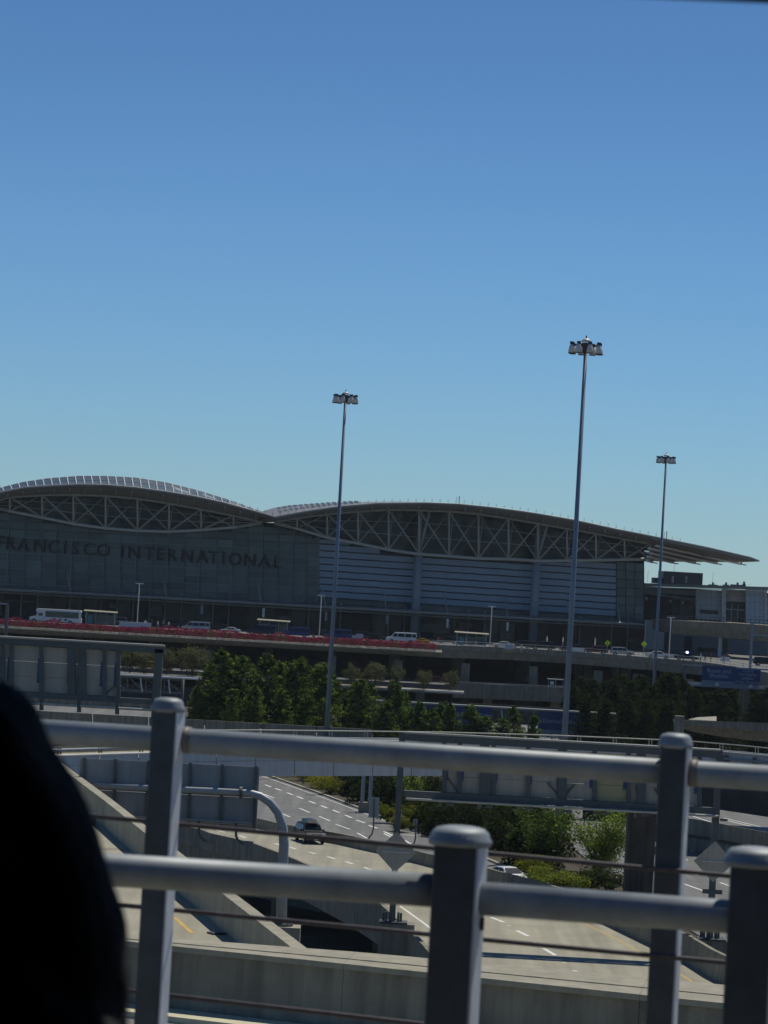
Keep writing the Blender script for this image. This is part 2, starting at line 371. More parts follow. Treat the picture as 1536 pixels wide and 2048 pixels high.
# ramp C (left, high) ------------------------------------------------
ZC = 26 - 11.2
cl = [(20, 1500), (90, 1556), (171, 1623.6), (203, 1650), (253, 1694), (300, 1736), (344, 1775), (400, 1822), (461, 1874.6), (560, 1960), (640, 2030)]
CL = [G(x, y, ZC) for x, y in cl]
b = MB(); b.slab(CL + [p + Vector((-9, -1.5, 0)) for p in CL[::-1]], 1.2); setp(b.build('ramp_road', concrete_road), kind='structure')
t = thing('ramp_parapet', 'tall pale-topped concrete parapet of the left ramp running away behind the black sleeve', 'parapet', CL[4])
for i in range(len(CL)-1):
    a, c = CL[i], CL[i+1]; n_ = Vector((.93, .37, 0))*.42; up = Vector((0, 0, 1.1)); g_ = (c-a).normalized()*.012
    b = MB(); b.prism([a+up+g_, c+up-g_, c+up+n_-g_, a+up+n_+g_], [a-Vector((0, 0, .05))+g_, c-Vector((0, 0, .05))-g_, c+n_*1.1-Vector((0, 0, 1.4)), a+n_*1.1-Vector((0, 0, 1.4))]); b.build('parapet_segment', concrete, t)
b = MB()
for a, c in [((255, 1752), (283, 1776)), ((318, 1806), (345, 1830)), ((348, 1834), (385, 1867))]: mark(b, a, c, ZC+.006, .16)
setp(b.build('road_marking', yellow_paint), kind='structure')
b = MB(); b.box(G(182, 1650, ZC) + Vector((0, 0, .25)), .35, .3, .5); o = b.build('marker_box', dark_metal); setp(o, 'small dark box standing on the left ramp against the black sleeve', 'box')
b = MB(); b.beam(G(420, 1866.5, ZC+.03), G(447, 1866, ZC+.03), .4, .05); o = b.build('drain_grate', dark_metal); setp(o, 'dark drain grate in the left ramp beside the parapet end', 'drain grate')
b = MB(); mark(b, (192, 1698), (254, 1698), ZC+.008, .12); setp(b.build('expansion_joint', dark_metal), kind='structure')
# piers of ramp C
for s, lb in ((.15, 'hidden behind the black sleeve'), (.55, 'behind the near railing post')):
    p = lerp_line(CL, s) + Vector((-4, 0, 0)); pr = thing('ramp_pier', 'round concrete pier of the left ramp ' + lb, 'pier', (p.x, p.y, -5), 'piers of the left ramp')
    b = MB(); b.tube([(p.x, p.y, -5), (p.x, p.y, ZC-1.2)], 1.0, 16); b.build('shaft', concrete_old, pr)

# long beam (parapet wall) across the bottom ----------------------------
ZT, ZN = 26 - 9.2, 26 - 10.84
inn = [(-150, 1846), (254, 1880.5), (600, 1917.6), (851, 1945.4), (1150, 1977), (1459, 2005.5), (1700, 2032)]
out = [(-150, 1842), (254, 1869), (600, 1892), (851, 1919), (1150, 1944), (1459, 1969), (1700, 1993)]
IN = [G(x, y, ZT) for x, y in inn]; OU = [G(x, y, ZT) for x, y in out]
t = thing('roadside_wall', 'long dark concrete wall with a pale top crossing the bottom of the view', 'wall', IN[2])
def cutline(L, s0, s1): return lerp_line(L, s0), lerp_line(L, s1)
b = MB(); rv = [Vector((p.x, p.y, ZN)) for p in IN]; ro = [Vector((p.x, p.y, ZN-1)) for p in OU]
joint = [0, .16, .475, .79, 1]
for s0, s1 in zip(joint, joint[1:]):
    A1, A2 = cutline(IN, s0+.0002, s1-.0002); O1, O2 = cutline(OU, s0+.0002, s1-.0002)
    z = Vector((0, 0, 1)); b = MB()
    e1 = (O1-A1)*.06; e2 = (O2-A2)*.06; m1 = A1.lerp(O1, .42); m2 = A2.lerp(O2, .42)
    b.prism([A1+e1-z*.14, A2+e2-z*.14, O2-z*.1, O1-z*.1], [Vector((A1.x, A1.y, ZN-.3)), Vector((A2.x, A2.y, ZN-.3)), Vector((O2.x, O2.y, ZN-.8)), Vector((O1.x, O1.y, ZN-.8))])
    b.build('wall_segment', concrete_old, t)
    b = MB(); b.prism([A1, A2, m2-z*.02, m1-z*.02], [A1-z*.137, A2-z*.137, m2-z*.097, m1-z*.097]); b.build('coping', concrete, t)
    b = MB(); b.prism([m1+(m1-A1)*.03, m2+(m2-A2)*.03, O2+z*.005, O1+z*.005], [m1-z*.097+(m1-A1)*.03, m2-z*.097+(m2-A2)*.03, O2-z*.097, O1-z*.097]); b.build('coping', concrete, t)
# near road below it with a pale kerb line
b = MB(); b.slab([Vector((p.x, p.y-.004, ZN)) for p in IN] + [Vector((14, 25, ZN)), Vector((-14, 25, ZN))], .8); setp(b.build('near_road', asphalt_grey), kind='structure')
b = MB(); k1 = [Vector((p.x, p.y-.3, ZN+.15)) for p in IN]; k2 = [Vector((p.x, p.y-1.6, ZN+.15)) for p in IN]
b.strip(k1, k2); b.strip(k2, [p - Vector((0, 0, .146)) for p in k2]); setp(b.build('kerb', mat('pale_kerb', (.6, .56, .38), .8, var=.1)), kind='structure')

# ================================================================== OVERPASS D
dY = [(-200, 176), (0, 186), (120, 191), (300, 199), (500, 207), (700, 213), (890, 219), (1130, 224), (1400, 227), (1536, 224), (1750, 215)]
def dpt(px, H, dy=0): return at(px, interp(dY, px)*1.07, H*1.07) + Vector((0, dy, 0))
xs = list(range(-200, 1751, 50))
t = thing('curved_overpass', 'curved grey-panelled road overpass crossing the middle of the view above the highway', 'overpass', dpt(600, 26))
b = MB(); b.prism([dpt(x, 12.62) for x in xs] + [dpt(x, 12.62, 10) for x in xs[::-1]], [dpt(x, 13.9) for x in xs] + [dpt(x, 13.9, 10) for x in xs[::-1]]); b.build('deck', concrete_road, t)
DXS = list(range(-190, 1750, 78))
for i, x in enumerate(DXS):
    Ht = 12.3 if x < 540 else 11.55
    b = MB(); x2 = x + 76.3; z = Vector((0, 0, 1))
    b.prism([dpt(x, Ht, -.02), dpt(x2, Ht, -.02), dpt(x2, Ht, .32), dpt(x, Ht, .32)], [dpt(x, 12.93, -.02), dpt(x2, 12.93, -.02), dpt(x2, 12.93, .3), dpt(x, 12.93, .3)])
    b.prism([dpt(x, 12.96, -.05), dpt(x2, 12.96, -.05), dpt(x2, 12.96, .2), dpt(x, 12.96, .2)], [dpt(x, 14.0, -.05), dpt(x2, 14.0, -.05), dpt(x2, 14.0, .2), dpt(x, 14.0, .2)])
    b.build('parapet_panel', panel_grey, t)
b = MB(); b.prism([dpt(x, 12.26, -.06) for x in xs if x <= 600] + [dpt(x, 12.26, .36) for x in xs[::-1] if x <= 600], [dpt(x, 12.298, -.06) for x in xs if x <= 600] + [dpt(x, 12.298, .36) for x in xs[::-1] if x <= 600]); b.tube([dpt(x, 12.29, -.08) for x in xs if x <= 600], .08, 8); b.build('kerb_cap', lamp_white, t)
b = MB(); xr = [x for x in xs if x >= 600]; b.prism([dpt(x, 11.5, -.08) for x in xr] + [dpt(x, 11.5, .4) for x in xr[::-1]], [dpt(x, 11.545, -.08) for x in xr] + [dpt(x, 11.545, .4) for x in xr[::-1]]); b.tube([dpt(x, 11.5, -.1) for x in xr], .09, 8); b.build('coping', white_steel, t)
b = MB(); b.tube([dpt(x, 11.95, .1) for x in xs if x <= 600], .11, 8); b.build('pipe_rail', rail_steel, t, smooth=True)
for x in range(-130, 600, 82):
    b = MB(); b.beam(dpt(x, 12.26, .06), dpt(x, 11.8, .06), .09); b.beam(dpt(x+5, 12.26, .06), dpt(x+5, 11.8, .06), .09); b.build('rail_post', gantry_steel, t)
# far side barrier
b = MB(); b.prism([dpt(x, 12.15, 9.7) for x in xs] + [dpt(x, 12.15, 10.1) for x in xs[::-1]], [dpt(x, 12.65, 9.7) for x in xs] + [dpt(x, 12.65, 10.1) for x in xs[::-1]]); b.build('far_parapet', concrete_old, t)
b = MB(); b.tube([dpt(x, 11.85, 9.9) for x in xs], .1, 8); b.build('pipe_rail', rail_steel, t, smooth=True)
b = MB(); b.tube([dpt(x, 11.3, 10) for x in xs], .05, 6); b.build('hand_rail', white_steel, t, smooth=True)
for x in range(-160, 1750, 74):
    b = MB(); b.beam(dpt(x, 12.15, 9.95), dpt(x, 11.3, 9.95), .06); b.beam(dpt(x+6, 12.15, 9.95), dpt(x+6, 11.3, 9.95), .06); b.build('rail_post', white_steel, t)
for hh in (11.95, 12.35):
    b = MB(); b.tube([dpt(x, hh, -.35) for x in xs if x >= 1300], .09, 8); b.build('pipe_rail', rail_steel, t, smooth=True)
for x in (1330, 1435, 1450, 1508, 1580, 1660):
    b = MB(); b.beam(dpt(x, 12.6, -.2), dpt(x, 11.7, -.2), .25 if x != 1450 else .5, .3); b.build('rail_post', gantry_steel, t)
b = MB(); b.beam(dpt(606, 11.0, .1), dpt(606, 14.6, .1), .09); b.build('downpipe', gantry_steel, t)
# columns of the overpass
for px, w_, ln, lb, dy in ((736, .42, 1, 'thin twin steel posts under the overpass left of the small sign backs', 100), (1305, 2.3, 1, 'wide brown concrete pier below the sign gantry, left of the right post', 8), (1528, 3.4, 1, 'concrete pier with a painted number under the right end of the overpass', 105), (60, 2.2, 1, 'concrete pier of the overpass behind the black sleeve', 5)):
    p = dpt(px, 14, dy)
    if dy > 50: p = at(px, p.y, 20.5)
    pr = thing('overpass_pier', lb, 'pier', (p.x, p.y, .6))
    if w_ < 1:
        pr['label'] = lb
        for s in (-.42, .42):
            b = MB(); b.tube([(p.x+s, p.y, .3), (p.x+s, p.y, p.z)], .2, 10); b.build('column', column_m, pr)
        b = MB(); b.box((p.x, p.y, 1.0), 1.6, 1.2, 1.2); b.build('footing', concrete_old, pr)
    else:
        b = MB(); b.box((p.x, p.y, (p.z+.0)/2), w_, 1.8, p.z); b.build('shaft', mat('brown_concrete', (.13, .11, .09), .9, var=.2, scale=.5, streak=.4) if px == 1305 else concrete_old, pr)
    if px == 1518:
        me = text_mesh('26', 1.6, .02); me.materials.append(panel_grey); o = inst('lettering', me, pr, (p.x-.9, p.y-.93, 26-18.7-1.6), (R(90), 0, 0))

# ramp L behind the overpass
t = thing('ramp_viaduct', 'grey ramp viaduct descending behind the curved overpass below the left sign gantry', 'viaduct', at(300, 387, 26))
ZL = 20.4
b = MB(); b.slab([at(-150, 385, ZL), at(745, 385, ZL), at(745, 396, ZL), at(345, 396, ZL), at(330, 426, ZL), at(-150, 426, ZL)], 1.0); b.build('deck', asphalt_grey, t)
for i, x in enumerate(range(-150, 740, 112)):
    b = MB(); x2 = min(x+110.5, 745); b.prism([at(x, 384.9, 19.2), at(x2, 384.9, 19.2), at(x2, 385.2, 19.2), at(x, 385.2, 19.2)], [at(x, 384.9, 21.4), at(x2, 384.9, 21.4), at(x2, 385.2, 21.4), at(x, 385.2, 21.4)]); b.build('parapet_panel', concrete_old, t)
b = MB(); b.slab([at(-150, 426, 19.0), at(330, 426, 19.0), at(330, 426.4, 19.0), at(-150, 426.4, 19.0)], 6); b.build('added_far_wall', concrete_old, t)  # wall added to cover sunlit ground that should read as dark
for x in (-40, 250):
    b = MB(); p = at(x, 390, 15); b.tube([(p.x, p.y, 0), (p.x, p.y, 5.0)], .9, 12); b.build('pier', concrete_old, t)
b = MB(); b.quad(at(186, 394, ZL-.006), at(200, 389, ZL-.006), at(203, 389, ZL-.006), at(189, 394, ZL-.006)); o = b.build('road_marking', white_paint); setp(o, kind='structure')

# ramp R right
t = thing('loop_ramp', 'curved ramp with white lane lines and concrete parapet under the overpass at right', 'ramp', G(1450, 1660, 2.5))
ZRR = 3.2
ne = [(1350, 1648), (1387, 1652), (1448, 1663), (1536, 1679), (1700, 1712)]; fe = [(1250, 1590), (1364, 1609), (1423, 1617), (1536, 1634), (1700, 1660)]
NE = [G(x, y, ZRR) for x, y in ne]; FE = [G(x, y, ZRR) for x, y in fe]
b = MB(); b.slab(NE + FE[::-1], 1.2); b.build('deck', asphalt_grey, t)
for a, c in zip(NE, NE[1:]):
    b = MB(); z = Vector((0, 0, .7)); n_ = Vector((0, -.3, 0)); b.prism([a+z, c+z, c+z+n_, a+z+n_], [a, c, c+n_-z*1.2, a+n_-z*1.2]); b.build('parapet_segment', concrete_old, t)
b = MB(); n_ = Vector((0, .5, 0)); b.prism([p-Vector((0, 0, .85)) for p in NE] + [p + n_ - Vector((0, 0, .85)) for p in NE[::-1]], [p-Vector((0, 0, 2.6)) for p in NE] + [p + n_-Vector((0, 0, 2.6)) for p in NE[::-1]]); b.build('retaining_wall', concrete_old, t)
b = MB()
for a, c in [((1379, 1630), (1432, 1647.5)), ((1448, 1636), (1536, 1657)), ((1448, 1639.5), (1536, 1661))]: mark(b, a, c, ZRR+.006, .22)
b.build('lane_line', white_paint, t)
# slope wall behind ramp R and dark underside
t = thing('abutment_wall', 'dark concrete abutment under the right end of the curved overpass', 'wall', (60, 330, 0))
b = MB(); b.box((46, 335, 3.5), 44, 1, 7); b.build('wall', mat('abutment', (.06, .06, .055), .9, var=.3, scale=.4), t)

# overpass M (right, far)
t = thing('curved_ramp_bridge', 'curved concrete ramp bridge at the right edge below the Buses and Shuttles sign', 'bridge', at(1450, 300, 26))
tp = [(1363, 1439.6), (1450, 1442), (1536, 1445), (1700, 1452)]; bt = [(1365, 1457), (1385, 1464), (1450, 1475), (1536, 1485), (1700, 1497)]
TP = [at(x, 300, (interp(tp, x)-hz(x))*.05) for x in (1363, 1390, 1420, 1450, 1500, 1536, 1620, 1700)]
BT = [at(x, 300, (interp(bt, x)-hz(x))*.05) for x in (1363, 1390, 1420, 1450, 1500, 1536, 1620, 1700)]
MID = [a.lerp(c, .42) for a, c in zip(TP, BT)]
b = MB(); b.prism(TP + [p + Vector((0, .35, 0)) for p in TP[::-1]], MID + [p + Vector((0, .35, 0)) for p in MID[::-1]]); b.build('parapet', concrete_old, t)
b = MB(); k = Vector((0, .1, 0)); b.prism([p+k for p in MID] + [p + Vector((0, 9, 0)) for p in MID[::-1]], [p+k+Vector((0, 1.5, 0)) for p in BT] + [p + Vector((0, 7.5, 0)) for p in BT[::-1]]); b.build('girder', concrete_old, t)
b = MB(); b.poly([at(1376, 302, 12.28), at(1433, 302, 12.28), at(1433, 312, 12.2), at(1395, 308, 12.25)]); b.build('lit_pavement', concrete, t)
p = at(1363, 300, 12.2); b = MB(); b.box((p.x-.2, p.y, p.z-.5), .9, 1.2, 1.6); b.build('end_block', concrete_old, t)

# ================================================================== DEPARTURES AND ARRIVALS VIADUCTS
dep = [(-250, 590), (600, 590), (880, 590), (1010, 600), (1130, 600), (1234, 590), (1320, 580), (1405, 568), (1470, 545), (1536, 512), (1620, 470), (1750, 420)]
HD = 12.4
DE = [at(x, Y, HD) for x, Y in dep]
t = thing('departures_viaduct', 'upper concrete roadway deck in front of the terminal, carried on square columns', 'viaduct', at(700, 590, 26))
b = MB(); b.prism(DE + [Vector((200, 760, 26-HD)), Vector((-150, 760, 26-HD))], [p - Vector((0, 0, .8)) for p in DE] + [Vector((200, 760, 26-HD-.8)), Vector((-150, 760, 26-HD-.8))]); b.build('deck', asphalt_grey, t)
b = MB()
for a, c in zip(DE, DE[1:]):
    b.prism([a+Vector((0, -.25, .3)), c+Vector((0, -.25, .3)), c+Vector((0, .15, .3)), a+Vector((0, .15, .3))], [a+Vector((0, -.25, -.75)), c+Vector((0, -.25, -.75)), c+Vector((0, .15, -.75)), a+Vector((0, .15, -.75))])
b.build('fascia', concrete_old, t)
b = MB()
for a, c in zip(DE, DE[1:]):
    b.prism([a+Vector((0, .3, -.805)), c+Vector((0, .3, -.805)), c+Vector((0, 5, -.805)), a+Vector((0, 5, -.805))], [a+Vector((0, .6, -2.2)), c+Vector((0, .6, -2.2)), c+Vector((0, 5, -2.2)), a+Vector((0, 5, -2.2))])
b.build('edge_girder', concrete_old, t)
pm = MB(); pm.box((0, 0, -9.5), 1.7, 1.5, 17); pmesh = pm.mesh('pier', concrete_old)
for x in (-75, 50, 172, 294, 415, 535, 665, 798, 932, 1068, 1197, 1276, 1380, 1490):
    p = at(x, interp(dep, x)+2.2, HD+2.2); inst('pier', pmesh, t, (p.x, p.y, p.z))
    for dy in (22, 44):
        if x < 1400: inst('pier', pmesh, t, (p.x-dy*.02, p.y+dy, p.z+1.39))
# guard rail on the right part
gx = [x for x in range(862, 1740, 13)]
def dpp(x, H, dy=.1): return at(x, interp(dep, x)+dy, H)
b = MB()
for hh, rr_ in ((11.3, .05), (11.75, .035)):
    b.tube([dpp(x, hh) for x in gx], rr_, 6)
b.build('guard_rail', white_steel, t)
for x in gx[::2]:
    b = MB(); b.beam(dpp(x, 12.1), dpp(x, 11.3), .07); b.build('rail_post', white_steel, t)
# planter ledge under flowers
t = thing('planter_ledge', 'long pale concrete planter ledge on the deck edge under the magenta flowers', 'planter', at(400, 588, 26))
b = MB(); b.prism([at(-250, 586.1, 13.12), at(884, 586.1, 13.12), at(884, 589.6, 13.12), at(-250, 589.6, 13.12)], [at(-250, 585.6, 13.5), at(884, 585.6, 13.5), at(884, 589.6, 13.5), at(-250, 589.6, 13.5)]); b.build('ledge', concrete, t)
b = MB(); b.prism([at(-250, 585.8, 13.51), at(884, 585.8, 13.51), at(884, 588.5, 13.51), at(-250, 588.5, 13.51)], [at(-250, 587, 14.3), at(870, 587, 14.3), at(870, 588.5, 14.3), at(-250, 588.5, 14.3)]); b.build('underside', concrete_old, t)
# arrivals viaduct
t = thing('arrivals_viaduct', 'lower concrete roadway deck under the departures deck behind the olive trees', 'viaduct', at(700, 575, 26))
b = MB(); b.slab([at(-200, 566, 19.4), at(1330, 580, 19.4), at(1700, 590, 19.4), Vector((190, 700, 6.6)), Vector((-150, 700, 6.6))], 1.2); b.build('deck', asphalt, t)
b = MB(); b.prism([at(905, 572, 18.75), at(1330, 579, 18.6), at(1330, 579.4, 18.6), at(905, 572.4, 18.75)], [at(905, 572, 21.6), at(1330, 579, 21.4), at(1330, 579.4, 21.4), at(905, 572.4, 21.6)]); b.build('parapet', concrete_old, t)
b = MB(); b.tube([at(900, 572.2, 18.55), at(1330, 579.2, 18.4)], .06, 6); b.build('hand_rail', rail_steel, t)
b = MB(); b.slab([at(-200, 558, 20.0), at(928, 558, 20.0), at(928, 565.9, 20.0), at(-200, 565.9, 20.0)], .5); b.build('planter_shelf', concrete_old, t)
for a, c in ((240, 300), (303, 338), (345, 407), (777, 822), (850, 928)):
    b = MB(); b.slab([at(a, 557.5, 19.93), at(c, 557.5, 19.93), at(c, 558.6, 19.93), at(a, 558.6, 19.93)], .3); b.build('planter_edge', lamp_white, t)
for x in (90, 240, 400, 560, 700, 840, 975, 1110, 1240):
    p = at(x, 580, 22); b = MB(); b.box((p.x, p.y, .5), 1.8, 1.6, 11); b.build('pier', concrete_old, t)
t = thing('undercroft_wall', 'dark back wall under the roadway decks', 'wall', (0, 700, 0))
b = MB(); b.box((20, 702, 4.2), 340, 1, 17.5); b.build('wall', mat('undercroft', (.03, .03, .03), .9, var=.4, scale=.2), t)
t = thing('retaining_wall', 'dark wall added for the shade under the edge of the lower roadway deck', 'wall', (0, 556, 0))
b = MB(); b.prism([at(-200, 557, 21.9), at(1750, 557, 21.9), at(1750, 557.5, 21.9), at(-200, 557.5, 21.9)], [at(-200, 557, 27), at(1750, 557, 27), at(1750, 557.5, 27), at(-200, 557.5, 27)]); b.build('wall', mat('undercroft_wall', (.05, .05, .047), .9, var=.4, scale=.3), t)  # near-black wall added so the view under the lower deck stays dark
# booth on arrivals level
p = at(1110, 578, 19.4); t = thing('toll_booth', 'small pale booth on the lower deck left of the tall right lamp mast', 'booth', p)
b = MB(); b.box(p+Vector((0, 0, .5)), 2.9, 2, 1.0); b.box(p+Vector((0, 0, 2.15)), 3.1, 2.2, .15); b.build('frame', column_m, t)
for s in (-1.4, 0, 1.4):
    b = MB(); b.box(p+Vector((s, -.95, 1.5)), .12, .1, 1.1); b.build('mullion', column_m, t)
b = MB(); b.box(p+Vector((0, 0, 1.5)), 2.7, 1.8, 1.1); b.build('window', carglass, t)
b = MB(); b.box(p+Vector((-.7, -.96, 1.45)), .7, .04, .6); b.build('notice', lamp_white, t)

# flower hedge (stuff)
b = MB()
x0, x1 = at(-230, 587.5, 13).x, at(872, 587.5, 13).x
rnd = random.Random(3)
hum = [(rnd.uniform(x0, x1), rnd.uniform(.8, 2.6), rnd.uniform(.12, .5)) for _ in range(46)]
for _ in range(30000):
    x = rnd.uniform(x0, x1); top = 1.12 + sum(h*math.exp(-((x-c)/s_)**2) for c, s_, h in hum)*.7
    top = min(top, 2.0)
    y = rnd.uniform(585.9, 589.3); zt = top*(1-.35*((y-587.6)/1.8)**2); zz = 26-13.15 + zt*(1-rnd.random()**1.8*.95)
    if y < 586.4 and rnd.random() < .3: zz -= rnd.uniform(0, .25)
    s_ = rnd.uniform(.05, .13); a = Vector((rnd.uniform(-1, 1), rnd.uniform(-1, .3), rnd.uniform(-1, 1))).normalized(); c = a.cross(Vector((rnd.random(), rnd.random(), rnd.random()))).normalized()
    o_ = Vector((x, y, zz)); q = rnd.random(); gr = .26 if zz < 13.4 else .13
    if math.sin(x*.55)+math.sin(x*1.7+1) > 1.35: gr += .35
    mi = 2 if q < gr else (1 if q < .52 + .2*math.sin(x*2.3) else 0)
    b.quad(o_-a*s_, o_-c*s_*.8, o_+a*s_, o_+c*s_*.8, mi)
o = b.build('flower_hedge', [flower_a, flower_b, leaf_b], recalc=False); setp(o, 'long hedge of magenta bougainvillea flowers along the upper deck edge', 'flower hedge', kind='stuff')

# ================================================================== TERMINAL
T = thing('terminal_building', 'airport terminal with two wave-shaped truss roofs and a dark glass wall lettered FRANCISCO INTERNATIONAL', 'airport terminal', (0, 655, 13.6))
upL = [(-140, 1042), (-60, 1018), (0, 1000), (19.5, 994), (84, 990), (146.5, 989), (211, 991.5), (275, 997), (338, 1006.7), (402, 1018.4), (467, 1031), (523, 1044), (549, 1047)]
loL = [(-140, 985), (-60, 1004), (0, 1017.6), (23, 1023), (84, 1035), (146.5, 1047.7), (211, 1056.7), (275, 1061.4), (338, 1063.4), (402, 1060), (465, 1054.8), (523, 1045.8), (549, 1046)]
loL = [(-140, 993), (-60, 1006)] + loL[2:]
upR = [(535, 1047), (549, 1044), (594, 1036), (654, 1028), (716, 1022.5), (777, 1019), (838, 1020), (898, 1022.5), (957, 1028), (1017, 1036.5), (1076, 1047), (1134, 1057), (1192, 1067), (1249, 1078), (1306, 1089)]
loR = [(535, 1045), (549, 1047), (594, 1057), (654, 1075), (716, 1087), (773, 1098.7), (832, 1107.7), (894.5, 1112), (953, 1117), (1016, 1118), (1076, 1122), (1134, 1121), (1192, 1120.5), (1249.6, 1119), (1306, 1118)]
# wall glass: mullion grid
nodesL = [-105, -42, 19.5, 84, 146.5, 211, 275, 338, 402, 467, 527, 588, 640]
grid_top = lambda x: max(interp(loL, x) if x < 549 else interp(loR, x), 0) + 3
rowsL = [(0, 1042), (640, 1070)]
def crow(k, x): # horizontal mullion line k
    base0 = 1041 + 15.9*k; base1 = 1073 + 14.7*k; t_ = x/640; return base0 + (base1-base0)*t_
b = MB(); tw_ = [(x_, interp(upL if x_ < 549 else upR, x_)+2) for x_ in list(range(-135, 540, 25)) + list(range(549, 1288, 24)) + [1288]]; b.strip([FP(x_, y_, -.6) for x_, y_ in tw_], [FP(x_, 1240 + x_*.03, -.6) for x_, y_ in tw_])
b.build('wall', interior_m, T)
pane_u = {}
cnt = 0
cols = []
for a, c in zip(nodesL, nodesL[1:]): cols += [(a, (a+c)/2), ((a+c)/2, c)]
def pane(name, x0, x1, y0, y1, mt, d=0, gap=.07, parent=T, rnd_=random.Random(5)):
    a = FP(x0, y0, d); c = FP(x1, y0 + TAN*(x1-x0)*.93, d); e = FP(x0, y1, d)
    wx = (c-a).length - gap; hh = (a.z - e.z) - gap
    if hh < .3: return
    ctr = (a+c)/2 - Vector((0, 0, (a.z-e.z)/2))
    o = inst(name, unit(mt), parent, ctr, (rnd_.uniform(-.012, .012), 0, AL + rnd_.uniform(-.012, .012)), (wx, .08, hh)); return o
glv = [mat('teal_glass_%s' % n, c, .14, var=.2, scale=.15, spec=.35) for n, c in (('a', (.072, .112, .116)), ('b', (.092, .140, .142)), ('c', (.056, .090, .098)))]
rg = random.Random(11)
for (a, c) in cols:
    xm = (a+c)/2; lt = grid_top(xm)
    for k in range(-3, 9):
        y0, y1 = crow(k, a), crow(k+1, a)
        if y1 < lt + 5: continue
        y0 = max(y0, lt)
        pane('glass_pane', a, c, y0, y1, glv[rg.choice((0, 0, 1, 2))], gap=.16 if True else .1)
# mullion backing between the panes
b = MB()
for xx in sorted(set([x for q in cols for x in q])):
    for k in (0,):
        top = FP(xx, grid_top(xx), .02); bot = FP(xx, crow(9, xx), .02); w_ = .15 if any(abs(xx-n) < 1 for n in nodesL) else .08
        b.beam(top, Vector((top.x, top.y, bot.z)), w_, .18)
for k in range(-1, 10):
    b.beam(FP(-105, crow(k, -105), .02), FP(640, crow(k, 640), .02), .12, .12) if k > 1 else None
b.build('mullion_grid', mullion_m, T)
# louvre panel area
LXS = [(639, 830), (845, 1068), (1084, 1232)]
b = MB(); b.quad(FP(640, 1062, -.25), FP(1232, 1095, -.25), FP(1228, 1236, -.25), FP(636, 1197, -.25)); b.build('wall', mat('louvre_gap', (.032, .046, .06), .7, var=.1), T)
lrow = lambda k, x: 1089 + 13.4*k + (x-639)*.0655
for k in range(-1, 8):
    seg = [639, 700, 760, 835, 894, 953, 1016, 1075, 1134, 1185, 1232]
    for a, c in zip(seg, seg[1:]):
        y0 = lrow(k, a); y1 = y0 + 11.0; lt = grid_top((a+c)/2)
        if y1 < lt+3: continue
        pane('louvre_panel', a, c, max(y0, lt-2), y1, louvre_m, d=.15, gap=.03)
# right glass bay
b = MB()
for a, c in ((1233, 1252), (1252, 1270), (1270, 1288)):
    for k in range(7):
        y0 = 1124 + 17*k + (a-1232)*.05; pane('glass_pane', a, c, y0, y0+17, glv[rg.choice((0, 1, 2))], gap=.16)
# glass band below panels
for a in range(640, 1285, 36): pane('glass_pane', a, min(a+36, 1288), lrow(8, a)+.5, lrow(8, a)+10, glv[2], d=-.05, gap=.12)
# side wall of the glass hall (returns away)
b = MB(); p1 = FP(1288.5, 1000, 0); q1 = FP(1288.5, 1275, 0); bk = -fn*55
b.quad(FP(1288.5, 1090, 0), FP(1288.5, 1275, 0), FP(1288.5, 1275, 0)+bk, FP(1288.5, 1090, 0)+bk); b.build('side_wall', glass_m, T)
# clerestory glass behind trusses
def cler(up, lo, nodes, nm):
    for a, c in zip(nodes, nodes[1:]):
        for h0, h1 in ((a, (a+c)/2), ((a+c)/2, c)):
            xm = (h0+h1)/2; yt = min(interp(up, h0), interp(up, h1)) - 3; yb = max(interp(lo, h0), interp(lo, h1)) + 4
            n_ = max(1, round((yb-yt)/22)); st = (yb-yt)/n_
            for k in range(n_): pane('clerestory_pane', h0, h1, yt+k*st, yt+(k+1)*st, glcl[rg.choice((0, 0, 1, 2))], d=0, gap=.15)
glcl = [mat('green_glass_%s' % n, c, .2, var=.4, scale=.25, spec=.35) for n, c in (('a', (.026, .042, .036)), ('b', (.045, .062, .048)), ('c', (.016, .026, .024)))]
nL = [-105, -42, 19.5, 84, 146.5, 211, 275, 338, 402, 467, 523]
nR = [549, 594, 654, 716, 777, 838, 898, 957, 1017, 1076, 1134, 1192, 1249, 1300]
cler(upL, loL, nL, 'l'); cler(upR, loR, nR, 'r')
b = MB()
for up, lo, nn in ((upL, loL, nL), (upR, loR, nR)):
    for dy in (.3, .62):
        pts = [FP(x, interp(up, x) + (interp(lo, x)-interp(up, x))*dy, .35) for x in nn]
        for p, q in zip(pts, pts[1:]): b.beam(p, q, .16, .16)
b.build('clerestory_rail', truss_steel, T)
